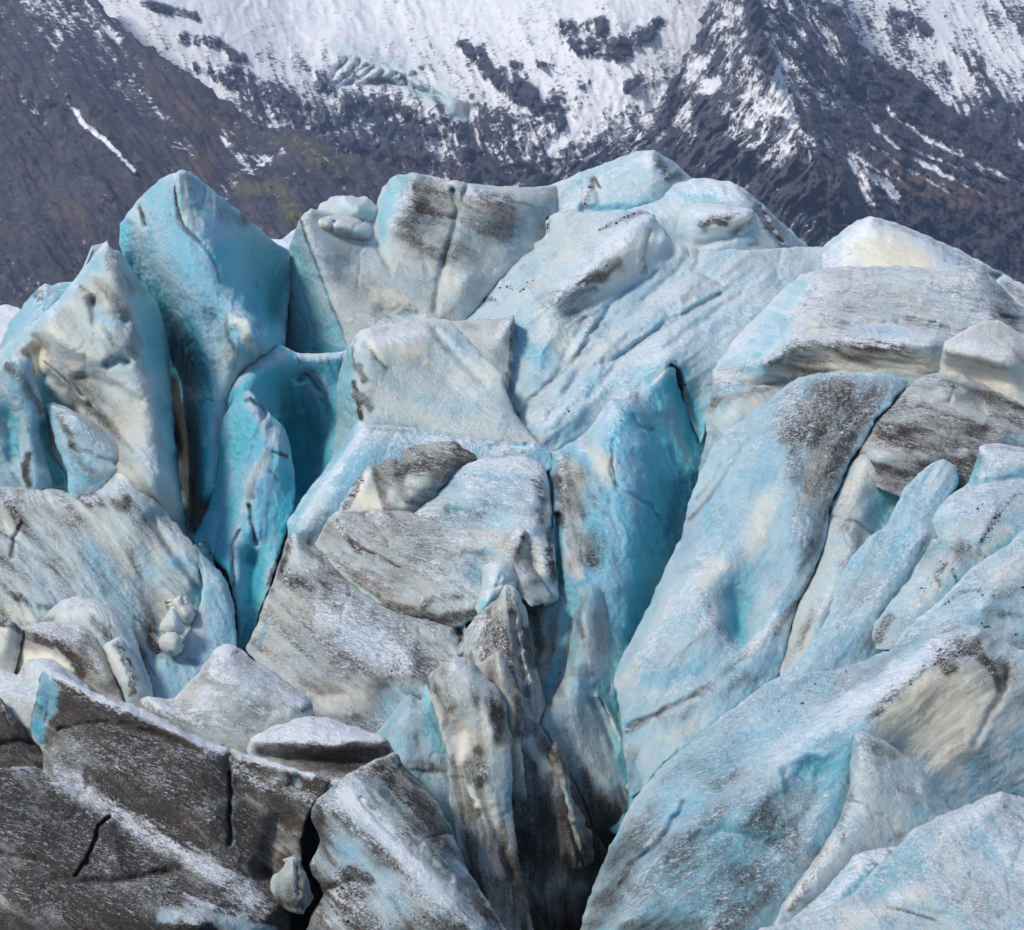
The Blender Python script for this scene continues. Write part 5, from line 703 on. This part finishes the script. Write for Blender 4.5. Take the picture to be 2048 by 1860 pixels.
ice('ice_slab', 'blue-white snowy slab filling the gap beside the bottom snow hummock', 'ice slab',
    "1560,1870,-1070 1590,1830,-1040 1640,1790,-1000 1680,1745,-960 1705,1710,-930 1740,1698,-915 1775,1696,-915 1810,1690,-915 1830,1720,-930 1760,1790,-1010 1690,1850,-1080 1620,1910,-1140 1560,1910,-1130", ["1730,1715,-960 1690,1770,-1020 1640,1830,-1080", "1770,1720,-965 1720,1790,-1030"], blue=.45, dirt=.12, snow=.5, cream=.05, ang=-45, fl=4,
    strokes=[('S', .7, 20, "1720,1710 1770,1710"), ('D', .5, 8, "1700,1740 1740,1725 1770,1730"), ('B', .65, 12, "1700,1770 1730,1790"), ('D', .6, 7, "1740,1700 1780,1700")])
ice('ice_hummock', 'bright snow-covered hummock with stepped edges and a blue fluted left side', 'ice hummock',
    "1500,1880,-1180 1515,1858,-1170 1579,1843,-1150 1642,1818,-1120 1705,1790,-1080 1747,1740,-1030 1789,1698,-990 1823,1660,-960 1873,1634,-930 1936,1610,-900 1975,1592,-890 1999,1582,-890 2020,1588,-890 2048,1597,-890 2440,1640,-890 2440,1940,-1450 1480,1940,-1300",
    ["1999,1590,-930 1940,1625,-970 1900,1651,-1000 1869,1693,-1050 1852,1756,-1120 1800,1790,-1160 1785,1796,-1170", "2048,1680,-1030 2000,1780,-1170", "1785,1800,-1165 1790,1840,-1200 1850,1860,-1240", "1640,1830,-1150 1780,1820,-1180", "1780,1730,-1030 1750,1790,-1090", "1900,1780,-1170 2000,1850,-1270", "2048,1700,-1075 1960,1700,-1060 1900,1740,-1105", "1990,1640,-985 2048,1650,-990", "1700,1845,-1180 1620,1875,-1210"],
    blue=.28, dirt=.28, snow=.4, cream=.12, ang=50, fl=6, amp=7,
    strokes=[('Bp', .5, 12, "1715,1788 1760,1735 1800,1690 1830,1664 1890,1640 1895,1655 1866,1695 1850,1750 1790,1790 1740,1800"), ('S', .4, 16, "1740,1770 1800,1710 1850,1670"), ('D', .4, 8, "1940,1625 1900,1650"), ('D', .45, 5, "1920,1635 1960,1640"), ('D', .5, 5, "1999,1600 2020,1625 2048,1640"), ('v', 6, 6, "1785,1792 1800,1806 1860,1822 1930,1840"), ('D', .7, 5, "1775,1815 1810,1822 1870,1840"), ('v', 7, 5, "1770,1812 1810,1820 1880,1850"), ('D', .4, 9, "1850,1760 1900,1800 1925,1800"), ('v', 8, 4, "1880,1750 1930,1800"), ('C', .5, 30, "1700,1850 1850,1780"), ('D', .35, 10, "1640,1835 1720,1855")])

# ---- left middle
ice('ice_block', 'large left-hand ice block with sweeping grey flutes and a cream-tipped knob', 'ice block',
    "-400,985,200 0,974,190 45,973,190 80,974,190 115,979,185 156,990,175 181,986,180 197,975,190 215,946,205 240,925,220 257,919,225 274,931,220 302,963,200 318,988,180 326,1012,165 344,1040,140 382,1081,95 395,1110,60 403,1135,30 406,1165,0 400,1220,-50 380,1255,-90 358,1310,-150 312,1316,-160 288,1330,-170 288,1420,-280 150,1380,-260 0,1360,-260 -400,1360,-260",
    ["257,930,180 230,970,120 200,990,110 165,1000,120", "290,970,150 310,1010,120", "230,1000,90 270,1060,40 320,1120,10 370,1180,-50", "170,1020,90 220,1100,20 260,1180,-50 290,1250,-110", "20,990,140 80,1060,50 130,1130,-30 160,1190,-100", "0,1060,50 60,1120,-20 100,1190,-100", "0,1150,-60 40,1200,-130 60,1240,-170", "320,1040,110 360,1100,40 390,1160,-30", "310,1200,-30 320,1260,-80 310,1300,-130", "260,1100,10 300,1180,-20"],
    blue=.2, dirt=.36, snow=.2, cream=.25, ang=52, fl=7, st=.75, amp=6,
    strokes=[('D', .75, 24, "160,990 190,1000 230,1010 250,1005"), ('C', .7, 14, "240,950 270,960"), ('D', .45, 10, "225,940 245,935 275,965"), ('B', .35, 20, "290,960 320,1010"), ('D', .08, 20, "290,960 320,1005"), ('D', .55, 20, "20,1010 60,1070 140,1150"), ('D', .7, 5, "0,1065 35,1085 90,1125 140,1170"), ('v', 14, 5, "0,1065 40,1088 100,1130"), ('D', .8, 4, "42,1050 28,1075 25,1115"), ('v', 14, 4, "42,1050 28,1075 25,1115"), ('C', .6, 24, "0,1040 30,1055"), ('B', .4, 40, "190,1120 240,1180 270,1230"), ('B', .5, 26, "340,1120 385,1130 395,1190"), ('S', .02, 30, "350,1130 390,1190"), ('C', .4, 30, "260,1060 320,1110"), ('D', .6, 14, "270,1150 290,1220 310,1260"), ('D', .85, 16, "300,1280 315,1305 325,1300"), ('D', .8, 12, "30,1190 70,1210 110,1220"), ('C', .7, 24, "20,1220 60,1235"), ('D', .5, 8, "305,1035 330,1045 380,1110"), ('v', 18, 8, "300,1035 340,1090 380,1150 400,1180"), ('B', .75, 14, "380,1210 395,1180 400,1200"), ('D', .6, 10, "395,1125 403,1150"), ('S', .45, 24, "60,990 120,1000"), ('D', .45, 30, "0,1130 60,1180"), ('v', -16, 22, "50,1170 100,1200")])
ice('ice_fin', 'white-blue fin of ice cupping the loose ice boulders', 'ice fin',
    "384,1086,70 395,1098,60 410,1113,50 441,1144,20 455,1165,0 463,1184,-20 470,1234,-70 476,1290,-130 470,1340,-200 430,1400,-280 354,1420,-330 306,1405,-310 295,1356,-250 289,1316,-200 302,1312,-195 318,1308,-195 335,1304,-195 356,1310,-190 368,1284,-160 380,1248,-120 393,1222,-100 402,1200,-80 405,1170,-50 400,1140,-10 392,1115,30",
    ["405,1125,-10 420,1180,-60 415,1240,-110 395,1300,-180 370,1330,-220", "440,1160,-30 450,1240,-100 440,1310,-180", "330,1320,-230 340,1370,-280"], blue=.38, dirt=.06, snow=.08, cream=.15, ang=68, fl=5, amp=5,
    strokes=[('D', .6, 7, "387,1092 398,1120 404,1145 402,1165"), ('B', .25, 18, "415,1150 410,1220 390,1280"), ('B', .55, 16, "450,1190 462,1250 460,1300"), ('D', .55, 8, "360,1305 375,1270 382,1250"), ('D', .55, 10, "375,1320 390,1325"), ('D', .5, 14, "310,1310 345,1312"), ('B', .5, 20, "340,1370 370,1380"), ('D', .5, 5, "293,1320 310,1350"), ('C', .4, 20, "380,1240 375,1280")])
chunk = dict(blue=.1, snow=.12, cream=.45, rnd=9, step=2.0, sm=4, amp=2.5, wl=30, thick=24, jit=1.0, frac=0)
ice('ice_boulder', 'white wedge-shaped loose ice boulder lying above a rounder one', 'ice boulder',
    "318,1258,-215 323,1242,-212 334,1226,-208 344,1215,-205 354,1223,-205 363,1238,-208 372,1254,-210 366,1268,-215 350,1273,-218 333,1271,-218", ["344,1222,-226 349,1252,-242", "326,1252,-228"], dirt=.16, **chunk)
ice('ice_boulder', 'roundest loose ice boulder, sitting lowest in the hollow', 'ice boulder',
    "316,1283,-235 321,1272,-233 334,1264,-230 350,1263,-230 359,1270,-230 368,1290,-235 363,1304,-238 346,1313,-240 329,1307,-240 319,1296,-238", ["334,1272,-252 352,1278,-258 348,1300,-262"], dirt=.18, strokes=[('D', .5, 8, "325,1300 345,1308")], **chunk)
ice('ice_boulder', 'gnarled horn-shaped loose ice fragment leaning on the white fin', 'ice boulder',
    "344,1204,-120 348,1196,-118 354,1194,-118 356,1192,-118 360,1189,-118 362,1198,-120 366,1208,-122 376,1213,-125 386,1218,-125 390,1228,-125 386,1240,-135 378,1252,-145 368,1246,-145 360,1234,-140 352,1222,-130", ["352,1202,-140 362,1218,-150 374,1232,-160"], dirt=.22, **dict(chunk, rnd=9))
ice('ice_block', 'rounded pale ice block with blue right end below the fluted block', 'ice block',
    "83,1241,-215 92,1228,-205 101,1218,-200 122,1199,-185 149,1193,-180 191,1198,-180 222,1209,-185 240,1224,-195 264,1255,-220 274,1276,-235 279,1303,-260 292,1338,-300 310,1392,-350 300,1440,-380 200,1400,-340 130,1320,-290 90,1260,-240",
    ["130,1205,-220 190,1212,-230 225,1235,-250", "130,1240,-250 190,1250,-270 215,1280,-290", "240,1245,-240 265,1310,-290 285,1380,-350"], blue=.15, dirt=.25, snow=.25, cream=.4, ang=45, fl=3,
    strokes=[('Bp', .45, 10, "228,1220 264,1255 279,1303 310,1392 290,1400 262,1330 240,1270"), ('D', .05, 16, "250,1250 270,1310 290,1370"), ('D', .75, 16, "185,1240 205,1260 218,1280"), ('D', .7, 5, "216,1225 220,1260 218,1285"), ('C', .7, 16, "120,1230 170,1225"), ('D', .6, 10, "85,1243 105,1238"), ('D', .4, 10, "140,1215 200,1212")])
ice('ice_fin', 'small pointed cream fin with a dark central smear', 'ice fin',
    "208,1292,-320 215,1284,-318 228,1278,-315 240,1273,-315 248,1283,-318 257,1297,-325 268,1315,-335 278,1331,-345 290,1360,-365 303,1388,-385 310,1420,-400 270,1440,-420 243,1380,-390 222,1338,-350", ["235,1284,-345 255,1330,-380 275,1385,-420"], blue=.25, dirt=.2, snow=.12, cream=.5, ang=60, fl=2, rnd=10, step=2.8,
    strokes=[('D', .8, 13, "235,1290 252,1320 265,1355 266,1385"), ('C', .7, 12, "215,1295 235,1330 245,1360"), ('B', .5, 10, "268,1325 288,1370 300,1400")])
ice('ice_hump', 'brown-capped ice dome with a cream hollow, behind the snowy ledges', 'ice hump',
    "26,1360,-330 31,1321,-300 36,1280,-275 38,1262,-265 46,1253,-260 59,1248,-258 104,1245,-258 149,1248,-260 177,1257,-265 194,1274,-280 208,1300,-300 226,1338,-335 243,1385,-375 260,1440,-410 150,1440,-410 60,1400,-360",
    ["60,1262,-300 110,1265,-310 160,1275,-320", "50,1300,-320 90,1310,-340 130,1320,-350 150,1350,-370", "185,1300,-330 215,1360,-380"], blue=.05, dirt=.5, snow=.2, cream=.4, ang=35, fl=3, st=.4,
    strokes=[('Cp', .85, 12, "35,1290 60,1300 100,1300 125,1310 145,1330 148,1350 100,1330 40,1350"), ('Dp', .12, 10, "38,1300 60,1305 100,1308 125,1316 142,1332 145,1348 100,1330 40,1350"), ('D', .9, 14, "60,1275 100,1285 135,1300 155,1330 165,1350"), ('S', .45, 14, "70,1250 150,1254"), ('D', .6, 16, "45,1260 60,1270"), ('D', .4, 20, "190,1300 220,1360"), ('S', .02, 20, "60,1310 130,1330")])
ice('ice_block', 'cream ice stub with a brown cap at the left margin', 'ice block',
    "-400,1235,-300 0,1238,-295 21,1240,-292 36,1248,-292 45,1260,-295 42,1290,-310 34,1321,-325 28,1352,-345 20,1400,-380 -400,1400,-380", ["20,1255,-325 10,1300,-345"], blue=.05, dirt=.2, snow=.1, cream=.8, strokes=[('D', .85, 12, "0,1246 25,1248 42,1262"), ('D', .5, 8, "40,1275 32,1320")])
# ---- left foreground
ice('ice_ledge', 'snowy ice ledge behind the blue-ended dark ridge', 'ice ledge',
    "-400,1330,-400 0,1339,-400 20,1345,-402 36,1350,-405 46,1334,-405 58,1320,-402 80,1316,-402 101,1317,-402 118,1325,-405 134,1337,-410 165,1362,-425 250,1450,-520 100,1530,-560 0,1500,-540 -400,1500,-540", ["65,1328,-430 110,1345,-455 150,1385,-490", "20,1370,-450 60,1410,-500"], blue=.1, dirt=.28, snow=.65, cream=.1, ang=25, fl=2,
    strokes=[('D', .6, 6, "36,1350 48,1340 50,1350"), ('B', .4, 8, "58,1322 75,1318"), ('D', .5, 7, "36,1352 60,1360")])
ice('ice_block', 'snow-dusted pyramid-shaped ice slab with a jagged left edge', 'ice block',
    "272,1425,-520 280,1400,-500 295,1391,-490 315,1396,-490 330,1399,-490 348,1396,-485 358,1387,-480 378,1364,-465 398,1345,-455 410,1326,-445 422,1308,-440 434,1295,-435 447,1287,-433 457,1286,-433 470,1291,-435 503,1316,-450 542,1340,-465 576,1364,-480 598,1382,-490 613,1393,-500 623,1405,-510 626,1420,-520 625,1440,-540 570,1475,-590 520,1540,-640 440,1530,-640 330,1480,-590",
    ["456,1294,-470 470,1330,-510 480,1360,-540", "430,1310,-475 410,1370,-520 390,1420,-570", "470,1360,-545 540,1410,-565 580,1432,-570", "300,1400,-525 330,1420,-560", "560,1380,-520 605,1408,-545"], blue=.06, dirt=.4, snow=.5, cream=.12, ang=28, fl=2, st=.4,
    strokes=[('S', .4, 40, "470,1330 560,1390"), ('D', .5, 30, "460,1320 540,1370"), ('D', .7, 10, "585,1425 620,1415"), ('S', .7, 30, "400,1430 480,1450 540,1440"), ('D', .6, 12, "285,1410 300,1405"), ('v', 10, 10, "410,1370 470,1385 540,1425")])
ice('ice_block', 'flat snow-topped slab with a dark brown undercut front', 'ice block',
    "494,1498,-640 498,1480,-625 515,1468,-610 542,1454,-600 590,1438,-590 625,1433,-588 655,1434,-588 687,1447,-590 739,1464,-600 770,1474,-610 784,1494,-625 792,1515,-640 810,1560,-680 700,1590,-720 590,1570,-700 500,1530,-670",
    ["514,1484,-655 590,1486,-670 677,1490,-675 715,1478,-665 765,1484,-655", "520,1470,-630 620,1450,-620 700,1460,-625", "520,1506,-640 600,1525,-650 690,1530,-650 770,1512,-640"], blue=.05, dirt=.45, snow=.6, cream=.1, sm=3, ang=8, fl=2,
    strokes=[('Dp', .8, 9, "512,1488 590,1490 677,1494 715,1482 770,1480 785,1500 790,1520 700,1545 600,1535 510,1510"), ('Sp', .02, 6, "510,1488 590,1490 677,1494 715,1482 775,1482 790,1510 790,1530 700,1560 600,1545 505,1510"), ('Dp', .25, 8, "520,1470 590,1442 650,1440 730,1466 690,1480 600,1478"), ('Sp', .6, 14, "520,1470 590,1442 650,1440 730,1466 690,1480 600,1478"), ('B', .4, 9, "500,1482 510,1476"), ('v', 16, 9, "530,1512 620,1520 700,1520 770,1508"), ('C', .3, 12, "560,1530 640,1535")])
ice('ice_block', 'dark brown ice corner at the left margin below the snowy ledge', 'ice block',
    "-400,1370,-520 -10,1388,-520 2,1396,-520 21,1423,-535 38,1444,-550 52,1461,-560 64,1484,-575 84,1500,-585 108,1522,-600 110,1570,-660 0,1590,-690 -400,1590,-690", ["10,1420,-565 40,1470,-590 60,1500,-615", "0,1490,-620 50,1490,-600", "0,1530,-650 70,1530,-640"], blue=.03, dirt=.8, snow=.05, cream=.1, ang=35, fl=4, strokes=[('v', 14, 7, "0,1492 40,1482 62,1486"), ('D', .95, 12, "0,1500 50,1486"), ('D', .55, 16, "60,1510 90,1520"), ('S', .25, 10, "0,1400 30,1440")])
ice('ice_ridge', 'vast dark dirt-covered ice ridge with blue glassy end and branching cracks', 'ice ridge',
    "60,1472,-590 62,1434,-570 74,1384,-540 84,1340,-510 95,1337,-508 108,1340,-508 139,1354,-515 191,1385,-535 243,1402,-550 278,1413,-560 347,1447,-595 410,1479,-630 448,1489,-645 486,1507,-665 535,1517,-685 590,1538,-710 640,1550,-730 665,1560,-740 650,1585,-760 632,1605,-770 612,1640,-790 602,1690,-820 604,1740,-860 590,1790,-900 580,1840,-950 585,1940,-1040 -400,1940,-1250 -400,1540,-800 0,1536,-780 60,1532,-760 88,1540,-740 84,1500,-640",
    ["122,1380,-560 118,1420,-570 92,1452,-590 88,1490,-600", "122,1380,-560 190,1420,-600 260,1430,-625 340,1462,-660 420,1500,-690", "100,1350,-530 160,1375,-560 240,1412,-585", "130,1450,-600 200,1440,-620 270,1450,-640 380,1490,-690", "110,1540,-760 180,1590,-800 260,1640,-840 350,1700,-900 450,1760,-960 540,1830,-1020", "100,1480,-620 110,1530,-730", "230,1540,-760 330,1590,-810 430,1640,-850", "60,1600,-850 160,1680,-920 250,1730,-970", "0,1700,-980 150,1760,-1030 330,1760,-1010 420,1810,-1060", "30,1850,-1130 250,1830,-1110 400,1850,-1130", "470,1560,-720 480,1640,-800 500,1720,-880", "560,1590,-740 555,1660,-790 530,1740,-860"],
    blue=.03, dirt=1.0, snow=.13, cream=.05, ang=38, fl=5, st=.4, amp=7, sm=3, rnd=8, step=2.3,
    strokes=[('Bp', .48, 8, "85,1342 105,1358 120,1380 116,1424 92,1452 88,1490 60,1474 62,1434 74,1384"), ('Dp', .4, 7, "85,1342 105,1358 118,1380 114,1424 92,1452 86,1490 60,1474 62,1434 74,1384"), ('Sp', .25, 4, "85,1342 105,1358 118,1380 114,1424 92,1452 86,1490 60,1474 62,1434 74,1384"), ('B', .7, 14, "68,1450 85,1480"), ('D', .5, 9, "62,1474 86,1490"), ('v', 8, 7, "85,1350 100,1390 90,1440"), ('v', -7, 6, "78,1400 92,1420 80,1460"),
             ('S', .78, 13, "95,1342 140,1362 190,1392 243,1410 300,1432 360,1464 410,1488 470,1508 540,1526 620,1550"), ('D', .35, 13, "95,1342 140,1362 190,1392 243,1410 300,1432 360,1464 410,1488 470,1508 540,1526 620,1550"), ('S', .05, 14, "125,1392 200,1420 260,1440 340,1470 400,1500"), ('D', .9, 14, "125,1395 200,1420 260,1435 330,1465 390,1495"), ('v', 16, 7, "120,1460 180,1446 250,1450 330,1475 400,1505"), ('D', .98, 5, "115,1464 150,1452 185,1448"),
             ('S', .58, 40, "130,1560 220,1620 320,1680 420,1740 500,1790"), ('D', .55, 30, "140,1560 240,1630 330,1690 430,1750"), ('S', .68, 22, "260,1650 350,1700 420,1740"), ('S', .2, 40, "150,1480 250,1530 330,1570"), ('S', .12, 50, "40,1600 120,1660 160,1720"), ('S', .1, 40, "240,1720 330,1740 380,1770"), ('S', .5, 24, "470,1510 500,1560 560,1580"), ('S', .55, 26, "560,1560 600,1580 620,1600"), ('S', .05, 36, "500,1590 540,1640 540,1700"), ('D', .75, 30, "500,1590 550,1650"), ('C', .35, 30, "520,1700 560,1640"),
             ('v', 44, 3.2, "458,1545 460,1600 457,1640 459,1690"), ('D', .98, 4, "458,1545 460,1600 457,1640 460,1690"), ('v', 22, 12, "460,1512 464,1535"), ('D', .9, 9, "462,1512 464,1538"), ('v', 34, 2.8, "218,1634 198,1652 185,1690 172,1725 152,1750"), ('D', .98, 4, "222,1632 198,1652 185,1690 172,1725 152,1750"), ('v', 16, 9, "0,1710 70,1720 150,1765 240,1765 340,1745"), ('D', .92, 12, "0,1705 70,1720 150,1760 240,1770 340,1750"), ('v', 8, 7, "360,1740 420,1775 460,1790"), ('D', .9, 6, "350,1740 420,1775 460,1785"),
             ('Bp', .2, 30, "260,1830 380,1790 450,1825 560,1850 585,1900 200,1900"), ('D', .3, 30, "330,1830 420,1830 540,1870"), ('S', .25, 30, "330,1830 440,1850"), ('S', .5, 9, "370,1790 410,1810 450,1822 530,1840"), ('D', .85, 7, "430,1822 480,1828 540,1842"), ('v', 30, 14, "595,1560 590,1575"), ('D', .5, 10, "590,1555 598,1572"), ('B', .35, 8, "590,1560 600,1572"), ('v', -12, 12, "205,1645 230,1680 235,1730"), ('v', 40, 22, "560,1650 548,1700 535,1745"), ('S', .0, 26, "560,1650 548,1700 535,1745"), ('D', .9, 16, "552,1690 540,1745")])
ice('ice_cone', 'cone-shaped grey ice lump sitting in the meltwater channel', 'ice cone',
    "545,1753,-925 556,1742,-918 572,1726,-908 587,1705,-900 600,1726,-908 611,1744,-918 619,1763,-930 626,1795,-950 620,1815,-965 604,1830,-975 573,1820,-970 550,1800,-955 541,1780,-940", ["588,1714,-925 588,1750,-965 594,1800,-990", "570,1740,-935 560,1790,-970", "606,1745,-935 614,1790,-965"], blue=.15, dirt=.42, snow=.06, cream=.25, rnd=10, step=2.2, thick=90, amp=5, wl=30, jit=3, fl=4, ang=80,
    strokes=[('D', .8, 4, "588,1712 594,1735 598,1760 597,1790"), ('v', 8, 4, "588,1712 596,1745 598,1790"), ('D', .6, 14, "560,1800 600,1815"), ('C', .5, 14, "575,1745 580,1770")])
ice('ice_tongue', 'snow-speckled ice tongue with scalloped left edge along the meltwater channel', 'ice tongue',
    "604,1900,-1000 614,1860,-975 621,1829,-950 640,1805,-930 648,1788,-915 640,1768,-905 622,1746,-890 620,1728,-880 630,1706,-865 641,1680,-845 632,1655,-835 620,1635,-825 624,1615,-815 634,1600,-805 650,1586,-795 668,1570,-780 680,1556,-765 700,1546,-750 745,1520,-715 790,1503,-690 808,1531,-700 835,1558,-715 860,1583,-725 876,1604,-740 888,1625,-755 912,1677,-800 933,1736,-860 947,1760,-885 961,1781,-905 1010,1850,-980 1040,1900,-1030 1040,1940,-1060 600,1940,-1060",
    ["690,1575,-830 740,1630,-900 791,1694,-970 850,1740,-1010 912,1790,-1060 970,1870,-1130", "650,1620,-850 660,1680,-890 680,1730,-930 660,1800,-980", "760,1560,-770 820,1620,-830 880,1690,-890 930,1770,-950", "720,1720,-960 780,1800,-1050 850,1870,-1120", "660,1850,-1040 750,1880,-1110"],
    blue=.2, dirt=.64, snow=.38, cream=.1, ang=48, fl=5, st=.6, amp=6, sm=4,
    strokes=[('Dp', .72, 14, "700,1550 790,1503 860,1583 912,1677 961,1781 1010,1850 960,1840 900,1760 830,1680 760,1610 700,1570"), ('Sp', .12, 16, "720,1550 790,1503 860,1583 912,1677 961,1781 1010,1850 965,1835 900,1755 830,1675 765,1605"), ('C', .35, 16, "760,1530 800,1550 850,1600"), ('S', .82, 28, "690,1590 760,1660 830,1730 900,1790"), ('D', .25, 26, "700,1600 770,1670 850,1740"), ('B', .34, 40, "690,1700 740,1740 800,1810"), ('D', .3, 40, "700,1700 770,1760"), ('k', 300, 26, "660,1780 720,1790 690,1760"), ('k', 200, 20, "790,1830 850,1850 700,1850"), ('D', .9, 24, "670,1770 720,1790 690,1760"), ('D', .85, 14, "700,1740 740,1760"), ('S', .3, 24, "680,1770 720,1790"), ('D', .75, 20, "790,1830 850,1850 800,1860"), ('D', .8, 16, "640,1610 640,1650 655,1680"), ('S', .2, 16, "635,1620 640,1670"), ('D', .75, 18, "640,1850 760,1860"), ('v', 14, 8, "660,1780 700,1760 740,1770"), ('D', .85, 8, "632,1640 650,1690"), ('v', 10, 5, "720,1600 800,1680 900,1760")])
